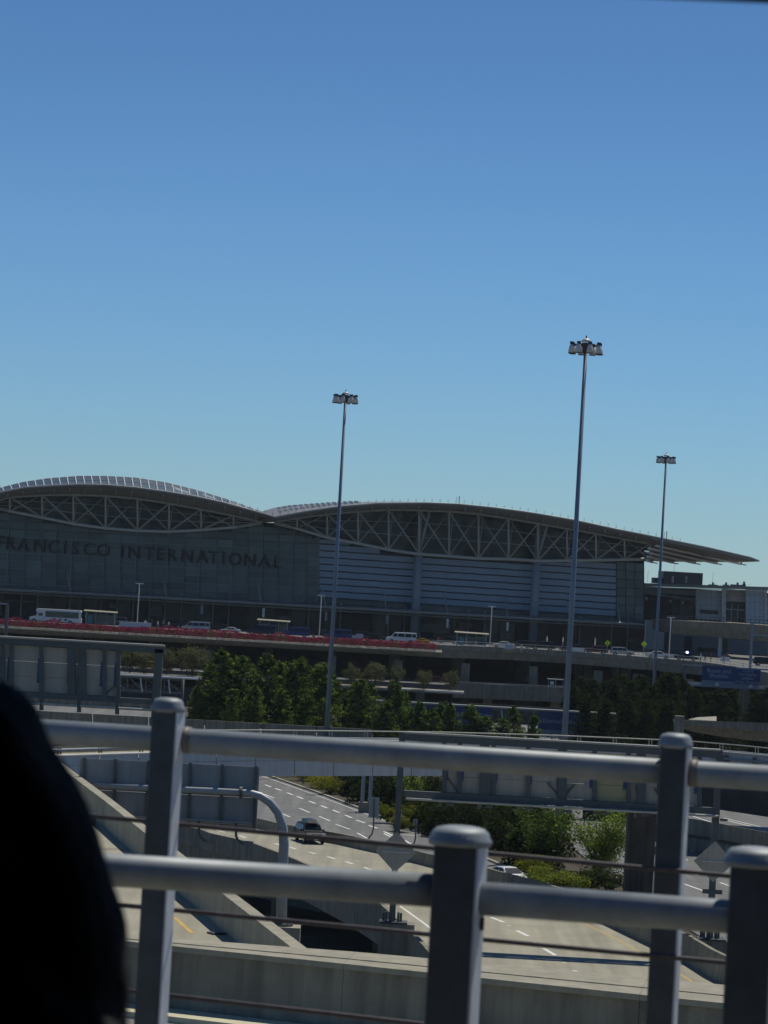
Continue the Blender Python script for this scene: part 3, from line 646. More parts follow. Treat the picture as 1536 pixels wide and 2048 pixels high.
# trusses
def truss(up, lo, nodes, dlo, dup_, flip):
    tr = bpy.data.objects.new('truss', None); C.objects.link(tr); tr.parent = T; LOC[tr] = LOC[T]
    xsn = [nodes[0]] + [x for a, c in zip(nodes, nodes[1:]) for x in ((a+c)/2, c)]
    for (src, dd, r_, nm) in ((up, dup_, .3, 'upper_chord'), (lo, dlo, .34, 'lower_chord')):
        b = MB(); b.tube([FP(x, interp(src, x), dd) for x in xsn], r_, 8); b.build(nm, white_steel if nm == 'lower_chord' else truss_steel, tr, smooth=True)
    b = MB(); b.tube([FP(x, interp(up, x)-1, dup_-3.6) for x in xsn], .25, 8); b.build('upper_chord', truss_steel, tr, smooth=True)
    for i, x in enumerate(nodes):
        a, c = FP(x, interp(up, x), dup_), FP(x, interp(lo, x), dlo)
        if a.z - c.z > .7:
            b = MB(); b.tube([a, c], .22, 6); b.build('vertical_strut', white_steel, tr, smooth=True)
    for i in range(len(nodes)-1):
        x1, x2 = nodes[i], nodes[i+1]
        ends = [(x1, x2, dup_, dlo), (x2, x1, dup_, dlo)]
        for j, (xa, xb, da, db) in enumerate(ends):
            front = (j == 0) == flip(i)
            a, c = FP(xa, interp(up, xa), da if front else da-3.6), FP(xb, interp(lo, xb), db)
            b = MB(); b.tube([a, c], .21 if front else .16, 6); b.build('diagonal_brace', truss_steel, tr, smooth=True)
    # slanting secondary struts
    for i in range(len(nodes)):
        x = nodes[i]; a, c = FP(x+9, interp(up, x+9), dup_-3.6), FP(x, interp(lo, x), dlo)
        if a.z-c.z > 2: b = MB(); b.tube([a, c], .1, 5); b.build('rod', truss_steel, tr)
truss(upL, loL, nL, 4.5, 6, lambda i: i < 6)
truss(upR, loR, nR, 4.5, 6, lambda i: i < 7)
# columns
for xt, yt, xb, yb in ((840, 1110, 826, 1274), (1076, 1124, 1063, 1285)):
    co = bpy.data.objects.new('column', None); C.objects.link(co); co.parent = T; LOC[co] = LOC[T]
    a = FP(xt-1, yt, 3.2); c = FP(xb, yb, 3.2); a.x, a.y = (a.x+c.x)/2, (a.y+c.y)/2; c.x, c.y = a.x, a.y
    top = FP(xt+2, 1024 if xt < 900 else 1050, 3.2)
    b = MB(); b.tube([c, a], [1.0, .9], 16); b.build('shaft', column_m, co, smooth=True)
    b = MB(); b.tube([a, a.lerp(top, .5), top], [.75, .6, .45], 12); b.build('upper_shaft', column_m, co, smooth=True)
    b = MB(); b.tube([a+Vector((0, 0, -.2)), a+Vector((0, 0, .6))], [1.15, .95], 16); b.build('collar', column_m, co, smooth=True)
    for s in (-1, 1):
        b = MB(); q = FP(xt + s*9+10, (1022 if xt < 900 else 1049), 5.5); b.tube([a, q], [.35, .3], 8); b.build('prop', truss_steel, co, smooth=True)
# roofs: fascia + soffit + top
fL = [(-180, 1050), (-120, 1025), (-60, 1000), (0, 984), (47, 974.5), (94, 971), (156, 968), (211, 969), (269.5, 974), (332, 982.5), (390.6, 992), (449, 1005), (504, 1020), (549, 1033)]
fR = [(549, 1034), (617, 1021), (676, 1012.7), (754, 1006), (851.6, 1005), (918, 1007.7), (988, 1014.7), (1047, 1022.5), (1077, 1027), (1150, 1039.7), (1233, 1057.8), (1300, 1071)]
def roof(fp, up, name, xe):
    X = [x for x, y in fp]
    tp_ = [FP(x, y, 12) for x, y in fp]; mid = [FP(x, y+3.5, 12) for x, y in fp]; bo = [FP(x, y+8.5, 11) for x, y in fp]
    ch = [FP(x, interp(up, x)-2.5, 6) for x in X]; bc = [p - fn*70 + Vector((0, 0, -3)) for p in tp_]; ch2 = [p - fn*8 for p in ch]
    r_ = bpy.data.objects.new('roof', None); C.objects.link(r_); r_.parent = T; LOC[r_] = LOC[T]
    b = MB(); b.strip(tp_, bc); b.build('roof_sheet', roof_m, r_, smooth=True, recalc=False)
    b = MB(); b.strip(tp_, mid); b.strip(mid, bo); b.build('fascia', roof_m, r_, recalc=False)
    b = MB(); b.strip(bo, ch); b.strip(ch, ch2); b.build('soffit', soffit_m, r_, smooth=True, recalc=False)
    b = MB(); b.tube([FP(x, y+.5, 12.3) for x, y in fp], .16, 6); b.build('gutter', white_steel, r_, smooth=True)
    # purlin ends below the eave
    for x in range(int(X[0])+10, xe, 31):
        yy = interp(fp, x); b = MB(); b.beam(FP(x, yy+9, 11.4), FP(x-2, interp(up, x)-1, 6), .3, .3); b.build('eave_bracket', truss_steel, r_)
    return r_
RL = roof(fL, upL, 'l', 540); RR = roof(fR, upR, 'r', 1290)
# skylight strip of the left roof
skt = [(-70, 990), (-30, 985), (0, 976.6), (47, 965), (94, 958), (156, 953), (211, 953), (269.5, 956.3), (332, 966), (390.6, 980.5), (449, 998), (504, 1017.6), (540, 1030)]
sk = bpy.data.objects.new('skylight', None); C.objects.link(sk); sk.parent = T; LOC[sk] = LOC[T]
x = -60
while x < 520:
    x2 = x + 16.2; a, c = FP(x+.5, interp(skt, x), 2), FP(x2-.5, interp(skt, x2), 2); e, f_ = FP(x2+2.6, interp(fL, x2+3)+.5, 9), FP(x+3.6, interp(fL, x+3)+.5, 9)
    a2, c2 = a.lerp(f_, .45), c.lerp(e, .45)
    th_ = Vector((0, 0, -.08))
    for q in ((a, c, c.lerp(e, .46), a.lerp(f_, .46)), (a.lerp(f_, .5), c.lerp(e, .5), e, f_)):
        b = MB(); b.prism(q, [p+th_ for p in q]); b.build('pane', skylight_m, sk)
    b = MB(); b.beam(a+Vector((-.1, 0, .1)), f_+Vector((-.1, 0, .1)), .16, .22); b.build('rib', lamp_white, sk)
    x = x2
b = MB(); b.tube([FP(x_, y_-.3, 2) for x_, y_ in skt], .14, 6); b.build('ridge_rail', lamp_white, sk)
b = MB(); b.strip([FP(x_, y_+.5, 1.9) for x_, y_ in skt], [FP(x_+3, interp(fL, x_+3)+1, 8.9) for x_, y_ in skt]); b.build('backing', mullion_m, sk, recalc=False)
# visible roof top of right vault
r2 = [(520, 1024), (549, 1015.5), (578, 1010.5), (617, 1008.6), (668, 1006.2), (734, 1003.5), (790, 1003), (840, 1004)]
b = MB(); b.strip([FP(x_, y_, -14) for x_, y_ in r2], [FP(x_, interp(fR, x_)+1, 11.8) for x_, y_ in r2]); b.build('roof_sheet', roof_m, RR, recalc=False)
for i, x_ in enumerate(range(556, 720, 11)):
    f1 = interp(r2, x_); f2 = interp(fR, x_)
    for tt in (.25, .6):
        p = FP(x_+tt*6, f1+(f2-f1)*tt, -14+26*tt); b = MB(); b.box(p+Vector((0, 0, .3)), .9, .5, .35); b.build('roof_vent', lamp_white, RR)
rod = MB(); rod.tube([(0, 0, 0), (0, 0, 1)], .045, 5); rodm = rod.mesh('lightning_rod', dark_metal)
for x_ in list(range(440, 548, 15)) + list(range(560, 1370, 16)):
    src = fL if x_ < 549 else fR
    yy = interp(src, x_) if x_ < 1290 else 1071 + (x_-1300)*.21
    p = FP(x_, yy+1, 11.5); inst('lightning_rod', rodm, T, p, (0, 0, 0), (1, 1, .95 if x_ not in (912, 1328) else 1.6))
for x_, yy in ((918, 1007), (1333, 1077)):
    p = FP(x_, yy+1, 11.5); inst('lightning_rod', rodm, T, p, (0, 0, 0), (2, 2, 1.7))
# cantilever tip of the right roof
tipT = [(1300, 1071), (1327.5, 1076.5), (1414, 1094), (1501, 1114), (1519, 1121)]
tf = bpy.data.objects.new('roof', None); C.objects.link(tf); tf.parent = T; LOC[tf] = LOC[T]
a = [FP(x_, y_, 12) for x_, y_ in tipT]; c = [FP(x_, y_+6-4*(x_ > 1510), 12) for x_, y_ in tipT]
bx = [FP(x_, y_, -30) for x_, y_ in ((1298, 1122), (1330, 1123.5), (1400, 1124), (1478, 1124.5), (1500, 1124))]
b = MB(); b.strip(a, c); b.build('fascia', roof_m, tf, recalc=False)
b = MB(); b.strip(c, bx); b.build('soffit', soffit_m, tf, recalc=False)
b = MB(); b.strip(a, [p+Vector((0, 0, .4)) for p in bx]); b.build('roof_sheet', roof_m, tf, recalc=False)
b = MB(); b.tube([FP(x_, y_+.5, 12.3) for x_, y_ in tipT], .12, 6); b.build('gutter', white_steel, tf)
for (xa, ya), (xb, yb) in (((1312, 1091.5), (1481, 1128)), ((1297, 1096.5), (1432, 1127)), ((1295, 1105), (1389, 1126.5)), ((1295, 1113), (1345, 1125.5)), ((1294, 1120), (1303, 1124.5))):
    b = MB(); b.tube([FP(xa, ya, 10.5), FP(xb, yb, -28)], .26, 6); b.build('purlin', lamp_white, tf)
    p = FP(xb, yb, -28); b = MB(); b.beam(p+Vector((-1.2, 0, .15)), p+Vector((1.4, 0, -.2)), .3, .25); b.build('purlin_end', lamp_white, tf)
    b = MB(); b.beam(p+Vector((.2, 0, 0)), p+Vector((.2, 0, .9)), .3, .3); b.build('hanger', soffit_m, tf)
# canopy over the kerb
cn0 = [(-150, 1170), (0, 1178), (320, 1195), (640, 1213), (960, 1231), (1290, 1249)]
ca = bpy.data.objects.new('canopy', None); C.objects.link(ca); ca.parent = T; LOC[ca] = LOC[T]
for (x1, y1), (x2_, y2_) in zip(cn0, cn0[1:]):
    a, c = FP(x1, y1, 10), FP(x2_-1, y2_, 10); k = -fn*9.8; z = Vector((0, 0, .5))
    b = MB(); b.prism([a, c, c+k+z, a+k+z], [a-z*.7, c-z*.7, c+k-z*.2, a+k-z*.2]); b.build('canopy_panel', soffit_m, ca)
b = MB(); b.tube([FP(x_, y_-.3, 10.1) for x_, y_ in cn0], .1, 6); b.build('edge_trim', white_steel, ca)
b = MB(); b.tube([FP(x_, y_+7, 9) for x_, y_ in cn0], .16, 6); b.build('edge_beam', soffit_m, ca)
for x_ in (-50, 141, 333, 522, 651, 773, 895, 1015, 1140, 1240):
    yy = interp(cn0, x_); b = MB(); b.tube([FP(x_, yy, 8), FP(x_-6, yy-38, .3)], .13, 6); b.build('strut', white_steel, ca)
for x_ in (404, 527, 652, 774, 895, 1015, 1140):
    yy = interp(cn0, x_); b = MB(); p = FP(x_, yy+19, 9); b.box(p, .5, .25, 1.9); b.build('hanging_sign', lamp_white if x_ % 2 else column_m, ca)
# ground floor
gl = MB(); rg = random.Random(4)
for x_ in range(-120, 1280, 32):
    y0 = interp(cn0, x_)+6; pane('door_glass', x_, x_+32, y0, y0+60, (glass_dark, interior_m, glass_dark)[rg.randrange(3)], d=.3, gap=.25)
b = MB()
for x_ in range(-120, 1280, 32):
    if rg.random() < .5: p = FP(x_, 1250, 1.0); b.beam(Vector((p.x, p.y, 13.6)), Vector((p.x, p.y, 20.5)), .3)
setp(b.build('entrance_posts', mullion_m, T), kind='stuff')
for x_, yy, w_, h_ in ((232, 1212, 3.0, 1.0), (25, 1202, 3.6, .35), (50, 1203, 3.6, .35), (570, 1236, 3.2, .9), (860, 1256, 9, 1.8), (930, 1250, 3, 1.0), (1010, 1272, 2.6, 1.1), (1260, 1280, 2, .6), (310, 1222, 3, 2.2)):
    p = FP(x_, yy, 1.2); b = MB(); b.box(p, w_, .2, h_, ax=ft); b.build('entrance_sign', mat('dim_sign', (.12, .13, .11), .7, var=.5, scale=.8), T)
# letters
letters = [('F', 4, 454), ('R', 55, 458), ('A', 120, 465), ('N', 205, 470), ('C', 275, 475), ('I', 335, 478), ('S', 385, 482), ('C', 455, 487), ('O', 530, 492),
           ('I', 628, 498), ('N', 688, 503), ('T', 765, 508), ('E', 820, 512), ('R', 880, 516), ('N', 960, 521), ('A', 1037, 526), ('T', 1093, 530), ('I', 1145, 533), ('O', 1205, 538), ('N', 1280, 542), ('A', 1355, 547), ('L', 1420, 551)]
letters = [('S', -230, 441), ('A', -165, 445), ('N', -80, 449)] + letters
lm = {}
for ch, x_, y_ in letters:
    if ch not in lm: lm[ch] = text_mesh(ch, 3.8, .12, 'letter_%s' % ch.lower(), .05); lm[ch].materials.append(letter_m)
    o = inst('letter', lm[ch], T, FP(x_/2.56, 920+y_/2.56, .4), (R(90), 0, AL))
# hall behind (volume so that the building is solid)
b = MB(); b.box(FO - fn*36 + Vector((-36, 0, 22)), 150, 50, 20, ax=ft); b.build('rear_hall', soffit_m, T)

# ================================================================== RIGHT BUILDING
BY = 690
t = thing('side_building', 'low grey panelled terminal wing with rooftop plant box right of the big roof', 'building', at(1420, BY, 12.4))
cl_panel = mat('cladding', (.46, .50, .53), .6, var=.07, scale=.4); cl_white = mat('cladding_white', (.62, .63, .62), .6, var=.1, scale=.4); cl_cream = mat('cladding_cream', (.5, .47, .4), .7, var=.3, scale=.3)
def bb(name, mt, x0, x1, y0, y1, Y, dep_=8, par=None, lab=None):
    a = P(x0, y0 - TAN*0, Y); c = P(x1, y0 + TAN*(x1-x0), Y); e = P(x0, y1, Y)
    b = MB(); b.box(((a.x+c.x)/2, Y+dep_/2, (a.z+e.z)/2), abs(c.x-a.x), dep_, abs(a.z-e.z)); o = b.build(name, mt, par or t)
    if lab: o['label'] = lab
    return o
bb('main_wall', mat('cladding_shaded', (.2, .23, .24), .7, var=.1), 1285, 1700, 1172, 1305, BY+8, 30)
b = MB(); z = Vector((0, 0, 1)); a, c = P(1284, 1166, BY-5), P(1700, 1179, BY-5); b.prism([a, c, c+Vector((0, 40, 0)), a+Vector((0, 40, 0))], [a-z*.7, c-z*.7, c-z*.7+Vector((0, 40, 0)), a-z*.7+Vector((0, 40, 0))]); b.build('roof', roof_m, t)
b = MB(); b.beam(a-z*.9, c-z*.9, .2, .2); b.build('roof_trim', cl_white, t)
bb('plant_box', mat('plant_box', (.15, .17, .20), .6, var=.05), 1328, 1406, 1142, 1167, BY, 14)
bb('plant_box', mat('plant_box', (.15, .17, .20), .6, var=.05), 1307, 1326, 1155, 1166, BY, 5)
for x_, y_, w_, h_ in ((1426, 1166, 4.0, .6), (1452, 1167, 2.6, .7), (1475, 1167, 6.4, .7), (1488, 1167, 1.3, .9), (1345, 1160, .8, 1.4), (1372, 1160, .7, 1.3)):
    p = P(x_, y_+4, BY-3); b = MB(); b.box(p+Vector((0, 0, h_/2-.4)), w_*.5, 1.5, h_*.7); b.tube([p, p+Vector((0, 0, h_))], .25, 8); b.build('rooftop_vent', roof_m if w_ > 1 else cl_white, t)
for x_, y0, y1 in ((1295, 1133, 1164), (1425, 1137, 1166), (1452, 1158, 1168), (1497, 1160, 1170), (1501, 1161, 1170), (1348, 1115, 1145)):
    b = MB(); b.tube([P(x_, y1, BY-2), P(x_+1.5, y0+8, BY-2)], .03, 5); b.build('antenna', dark_metal, t)
def clad(x0, x1, y0, y1, Y, mt, nx, ny):
    for i in range(nx):
        for j in range(ny):
            xa, xb = x0+(x1-x0)*i/nx, x0+(x1-x0)*(i+1)/nx; ya, yb = y0+(y1-y0)*j/ny, y0+(y1-y0)*(j+1)/ny
            p = P((xa+xb)/2, (ya+yb)/2 + TAN*(xa-x0), Y); s = FPX/Y
            inst('cladding_panel', unit(mt), t, p, (0, 0, 0), ((xb-xa)/s-.06, .3, (yb-ya)/s-.06))
clad(1289, 1391, 1176, 1186, BY+4, cl_panel, 9, 1)
clad(1391, 1443, 1178, 1238, BY, cl_panel, 5, 4)
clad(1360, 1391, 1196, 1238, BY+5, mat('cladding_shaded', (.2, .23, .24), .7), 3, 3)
clad(1443, 1452, 1176, 1243, BY-1, cl_white, 1, 4)
clad(1452, 1491, 1178, 1203, BY+1, cl_cream, 2, 2)
clad(1491, 1529, 1176, 1246, BY-1.5, mat('cladding_blue', (.46, .54, .62), .6, var=.05), 4, 5)
clad(1529, 1534, 1178, 1246, BY-2, cl_white, 1, 4)
clad(1534, 1700, 1190, 1250, BY-1, cl_panel, 10, 4)
bb('window', glass_dark, 1450, 1489, 1206, 1245, BY+1.5, 1); bb('window', glass_dark, 1377, 1391, 1212, 1238, BY+3, 1); bb('window', glass_dark, 1400, 1436, 1219, 1227, BY-.4, .3)
for x_ in (1463, 1476): bb('mullion', cl_panel, x_, x_+1.5, 1206, 1243, BY+1.2, .2)
bb('mullion', cl_panel, 1450, 1489, 1217, 1219, BY+1.1, .2)
bb('recess', interior_m, 1290, 1345, 1185, 1240, BY+3, 1)
b = MB(); b.prism([P(1289, 1184, BY-3), P(1395, 1200, BY-3), P(1395, 1200, BY+3), P(1289, 1184, BY+3)], [P(1289, 1187, BY-3), P(1395, 1202, BY-3), P(1395, 1202, BY+3), P(1289, 1187, BY+3)]); b.build('awning', roof_m, t)
for i in range(11):
    bb('hanging_light', cl_white if i % 3 == 0 else dark_metal, 1292+i*8, 1295+i*8, 1194+i*.9, 1200+i*.9, BY+1, .5)
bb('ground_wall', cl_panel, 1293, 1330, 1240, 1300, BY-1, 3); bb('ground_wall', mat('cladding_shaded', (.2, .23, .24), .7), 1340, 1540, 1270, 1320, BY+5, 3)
bb('ground_window', glass_dark, 1446, 1456, 1278, 1302, BY+4, .5); bb('ground_window', glass_dark, 1396, 1432, 1294, 1301, BY+4.5, .4); bb('ground_window', interior_m, 1370, 1385, 1272, 1300, BY+4.5, .4)
# balcony / walkway deck in front
t = thing('elevated_walkway', 'curved concrete walkway deck with a dark railing along the side building', 'walkway', at(1440, 640, 10))
tpx = [(1326, 1240), (1345, 1240.5), (1400, 1243), (1470, 1246), (1536, 1251), (1620, 1257), (1700, 1263)]
btx = [(1326, 1262), (1345, 1268), (1400, 1272), (1470, 1277), (1536, 1284), (1620, 1293), (1700, 1300)]
WY = [(1326, 655), (1345, 648), (1400, 642), (1536, 622), (1700, 590)]
tt_ = [P(x_, y_, interp(WY, x_)) for x_, y_ in tpx]; bb_ = [P(x_, y_, interp(WY, x_)+1.2) for x_, y_ in btx]; mm_ = [P(x_, y_*.5+interp(btx, x_)*.5, interp(WY, x_)) for x_, y_ in tpx]
bk = Vector((0, 26, 0))
b = MB(); b.prism(tt_ + [p+bk for p in tt_[::-1]], mm_ + [p+bk for p in mm_[::-1]]); b.build('deck', concrete_old, t)
b = MB(); b.prism([p + Vector((0, .25, 0)) for p in mm_] + [p+bk for p in mm_[::-1]], bb_ + [p+bk for p in bb_[::-1]]); b.build('girder', concrete_old, t)
b = MB()
b.tube([p+Vector((0, .2, 1.0)) for p in tt_], .06, 5); b.build('hand_rail', dark_metal, t)
for i in range(36):
    x_ = 1330+i*9; p = P(x_, interp(tpx, x_), interp(WY, x_)); b = MB(); b.beam(p+Vector((0, .2, 0)), p+Vector((0, .2, 1.0)), .1); b.build('rail_post', dark_metal, t)
p = P(1441, 1277, 640); b = MB(); b.tube([(p.x, p.y, 13.6), (p.x, p.y, p.z+.5)], .42, 12); b.build('column', cl_white, t)
p = P(1540, 1287, 630); b = MB(); b.tube([(p.x, p.y, 13.6), (p.x, p.y, p.z+.5)], .42, 12); b.build('column', cl_white, t)

# ================================================================== LIGHT MASTS
def mast():
    r_ = thing('high_light_mast', 'x', 'light mast', (0, 0, 0), 'tall lighting masts')
    b = MB(); b.tube([(0, 0, 0), (0, 0, 49.0)], [.33, .17], 12); b.build('pole', mast_steel, r_, smooth=True)
    b = MB(); b.tube([(0, 0, 48.5), (0, 0, 49.5)], .3, 10); b.tube([(0, 0, 49.9), (0, 0, 50.2)], [.08, .05], 6); b.build('head_frame', dark_metal, r_)
    b = MB(); b.tube([(0, 0, 49.6), (0, 0, 49.7), (0, 0, 49.86), (0, 0, 49.93)], [.46, .45, .3, .1], 14); b.build('top_hood', lamp_white, r_, smooth=True)
    for s in (-.42, .42):
        b = MB(); b.beam((s*.8, 0, 49.1), (s*.8, 0, 49.65), .06); b.build('hood_stay', dark_metal, r_)
    ring = MB(); n = 20; rr_ = 1.35
    ring.tube([(rr_*.9*math.cos(i*2*math.pi/n), rr_*.9*math.sin(i*2*math.pi/n), 49.25) for i in range(n+1)], .06, 6, cap=False)
    for i in range(4): a = i*math.pi/2+.4; ring.beam((0, 0, 49.25), (rr_*.9*math.cos(a), rr_*.9*math.sin(a), 49.25), .07)
    ring.build('ring', dark_metal, r_)
    for i in range(8):
        a = i*math.pi/4+.22; cx, cy = 1.4*math.cos(a), 1.4*math.sin(a)
        b = MB(); b.tube([(cx, cy, 49.3), (cx, cy, 49.1), (cx, cy, 48.75), (cx, cy, 48.45)], [.12, .22, .29, .32], 12); l_ = b.build('lamp', lamp_white, r_, smooth=True)
        b = MB(); b.box((cx, cy, 49.42), .36, .36, .22); b.build('ballast', dark_metal, l_)
        b = MB(); b.tube([(cx, cy, 48.45), (cx, cy, 48.4)], .33, 12); b.build('lens', dark_metal, l_)
    return r_
M0 = mast()
for i, (px, Y, lb) in enumerate(((1173, 286, 'tallest lighting mast, right of centre, standing in the planted median behind the sign gantry'), (692, 385, 'lighting mast left of centre rising out of the row of tall trees'), (1333, 497, 'smallest and farthest lighting mast, near the right roof tip'))):
    # the pixel column refers to the head
    ph = P(px, {0: 671, 1: 779, 2: 905}[i], Y)
    loc = (ph.x, Y, ph.z-50.2)
    o = M0 if i == 0 else dup(M0); o.location = loc; o['label'] = lb; o.rotation_euler = (0, 0, i*.35)
# deck street lamps
def slamp():
    r_ = thing('street_lamp', 'x', 'street lamp', (0, 0, 0), 'street lamps on the upper deck')
    b = MB(); b.tube([(0, 0, 0), (0, 0, 8.6)], [.12, .08], 8); b.build('pole', lamp_white, r_, smooth=True)
    b = MB(); b.beam((-.7, 0, 8.6), (.7, 0, 8.6), .1); b.build('arm', lamp_white, r_)
    for s in (-.5, .5):
        b = MB(); b.box((s, 0, 8.55), .55, .4, .2); b.build('lamp_head', lamp_white, r_)
    return r_
S0 = slamp()
for i, (px, ytop, Y, lb) in enumerate(((279, 1166, 607, 'pale street lamp on the upper deck under the word INTERNATIONAL, leftmost of four'), (643, 1190, 600, 'pale street lamp on the upper deck just left of the left lighting mast'), (984, 1212, 602, 'pale street lamp on the upper deck between the shelter and the white sedan'), (1342, 1234, 596, 'pale street lamp on the upper deck beside the white sedan near the side building'))):
    p = P(px, ytop, Y); o = S0 if i == 0 else dup(S0); o.location = (p.x, Y, 13.6); o['label'] = lb; s = (p.z-13.6)/8.65; o.scale = (1, 1, s)

# ================================================================== GANTRIES
def gantry_frame(t, Y, xl, xr, Ht, Hb, pw, nbay, mt, posts, zbase, depth=1.2, diag=True, chord=.3):
    A = at(xl, Y, Ht); B2 = at(xr, Y, Ht); A2 = at(xl, Y, Hb); B3 = at(xr, Y, Hb)
    for dy in (0, depth):
        k = Vector((0, dy, 0))
        for a, c, nm in ((A, B2, 'top_chord'), (A2, B3, 'bottom_chord')):
            b = MB(); b.beam(a+k, c+k, chord, chord); b.build(nm, mt, t)
        for i in range(nbay+1):
            s = i/nbay; a, c = A.lerp(B2, s)+k, A2.lerp(B3, s)+k; b = MB(); b.beam(a-Vector((0, 0, .15)), c+Vector((0, 0, .15)), .14); b.build('truss_vertical', mt, t)
            if diag and i < nbay:
                s2 = (i+1)/nbay; a2, c2 = A.lerp(B2, s2)+k, A2.lerp(B3, s2)+k; b = MB(); b.beam(a, c2, .09)
                b.beam(c+Vector((0, .1, 0)), a2+Vector((0, .1, 0)), .09); b.build('truss_brace', mt, t)
    for px in posts:
        p = at(px, Y+depth/2, Ht); zb = zbase(px) if callable(zbase) else zbase
        b = MB(); b.tube([(p.x, p.y, zb), (p.x, p.y, p.z+.2)], pw/2, 12); b.build('post', mt, t, smooth=True)
# F (back view, near)
FY = 205
t = thing('sign_gantry', 'large sign gantry right of centre seen from behind, diamond signs on its posts', 'sign gantry', at(805, FY, 24))
def fpt(x, H, dy=0): return at(x, FY, H) + Vector((0, dy, 0))
for nm, H0_, H1_, sz in (('top_beam', 10.35, 10.85, .5), ('bottom_beam', 14.25, 14.7, .45)):
    b = MB(); b.prism([fpt(808, H0_), fpt(1440, H0_), fpt(1440, H0_, sz), fpt(808, H0_, sz)], [fpt(808, H1_), fpt(1440, H1_), fpt(1440, H1_, sz), fpt(808, H1_, sz)]); b.build(nm, gantry_steel, t)
b = MB(); b.prism([fpt(812, 14.78, -.5), fpt(1435, 14.78, -.5), fpt(1435, 14.78, .1), fpt(812, 14.78, .1)], [fpt(812, 14.86, -.5), fpt(1435, 14.86, -.5), fpt(1435, 14.86, .1), fpt(812, 14.86, .1)]); b.build('walkway', white_steel, t)
b = MB(); b.tube([fpt(812, 14.76, -.55), fpt(1435, 14.76, -.55)], .07, 10); b.build('walkway_rail', white_steel, t)
b = MB(); b.tube([fpt(808, 10.3, -.02), fpt(1440, 10.3, -.02)], .08, 10); b.build('edge_strip', white_steel, t)
for x_ in range(880, 1430, 78):
    b = MB(); b.beam(fpt(x_, 14.7, -.3), fpt(x_+.1, 15.15, -.1), .2, .3); b.build('bracket', gantry_steel, t)
    b = MB(); b.box(fpt(x_+20, 15.0, -.5), .5, .25, .16); b.build('sign_light', gantry_steel, t)
fr = [889, 920, 969, 988, 1057, 1125, 1190, 1258, 1283, 1326, 1400]
for i, (a, c) in enumerate(zip(fr, fr[1:])):
    for k in range(3):
        h0 = 10.95 + k*1.1; b = MB(); b.prism([fpt(a+.6, h0+.015, .52), fpt(c-.6, h0+.015, .52), fpt(c-.6, h0+.015, .6), fpt(a+.6, h0+.015, .6)], [fpt(a+.6, h0+1.085, .52), fpt(c-.6, h0+1.085, .52), fpt(c-.6, h0+1.085, .6), fpt(a+.6, h0+1.085, .6)])
        b.build('sign_back_panel', sign_back_y if i == 6 else sign_back, t)
for x_ in fr:
    w_ = .62 if x_ in (969, 1125, 1283) else .3
    b = MB(); b.beam(fpt(x_, 10.8, .3), fpt(x_, 14.3, .3), w_, .3); b.build('upright', gantry_steel, t)
    b = MB(); b.box(fpt(x_+(6 if x_ < 1100 else -6), 12.2, .49), .22, .03, 2.4); b.build('blue_edge', blue_streak, t)
for a, c in ((895, 916), (1122, 1096), (1128, 1150), (1330, 1310)):
    b = MB(); b.beam(fpt(a, 13.2 if a < 1000 else 14.2, .4), fpt(c, 14.2 if a < 1000 else 13.2, .4), .12); b.build('knee_brace', gantry_steel, t)
for px, yb in ((805, 1840), (1440, 1874)):
    p = fpt(px, 10.3, .25); pb = at(px, FY, (yb-hz(px))*FY/FPX)
    b = MB(); b.beam((p.x, p.y, pb.z), (p.x, p.y, p.z), .42, .42); b.build('post', gantry_steel, t)
    b = MB(); b.box((p.x-.05, p.y-.3, pb.z+4.4), 0.01, .01, .01)
    q = Vector((p.x, p.y-.3, pb.z + (4.7 if px == 805 else 5.2))); s = 1.4
    b = MB(); b.prism([q+Vector((-s, 0, 0)), q+Vector((0, 0, s)), q+Vector((s, 0, 0)), q+Vector((0, 0, -s))], [v+Vector((0, .04, 0)) for v in (q+Vector((-s, 0, 0)), q+Vector((0, 0, s)), q+Vector((s, 0, 0)), q+Vector((0, 0, -s)))]); b.build('diamond_sign', sign_back, t)
    b = MB(); b.beam(q+Vector((-.95, -.05, 0)), q+Vector((.95, -.05, 0)), .06); b.build('sign_bar', lamp_white, t)
    b = MB(); b.box(q+Vector((0, .1, -2.05)), 1.35, .12, .3); b.build('small_plate', gantry_steel, t)
    for i in range(8):
        a = i*math.pi/4; b = MB(); b.tube([(p.x+.6*math.cos(a), p.y+.5*math.sin(a), pb.z-.35), (p.x+.6*math.cos(a), p.y+.5*math.sin(a), pb.z+.55)], .08, 6); b.build('anchor_bolt', gantry_steel, t)
    b = MB(); b.box((p.x+.1, p.y, pb.z-.08), 1.9, 1.6, .1); b.build('base_plate', dark_metal, t)
    b = MB(); b.box((p.x+.35, p.y+.2, (pb.z-.15+ZB-3)/2), 2.4, 1.8, pb.z-.15-ZB+3); b.build('pedestal', concrete_old, t)
# E (left, back view)
EY = 232
def ept(x, H, dy=0): return at(x, EY, H) + Vector((0, dy, 0))
t = thing('sign_gantry', 'sign gantry at the left edge seen from behind, its right end open', 'sign gantry', ept(318, 24))
for nm, H0_, H1_ in (('top_beam', 6.1, 6.6), ('bottom_beam', 10.2, 10.6)):
    b = MB(); b.prism([ept(-120, H0_), ept(330, H0_), ept(330, H0_, .5), ept(-120, H0_, .5)], [ept(-120, H1_), ept(330, H1_), ept(330, H1_, .5), ept(-120, H1_, .5)]); b.build(nm, gantry_steel, t)
b = MB(); b.tube([ept(-120, 6.03, -.03), ept(330, 6.03, -.03)], .09, 10); b.build('edge_strip', white_steel, t)
for a, c in ((-90, 8), (12, 82), (86, 156), (162, 232), (238, 308)):
    b = MB(); b.tube([ept(a, 11.0, -.5), ept(c, 11.0, -.5)], .09, 10); b.build('walkway_rail', white_steel, t)
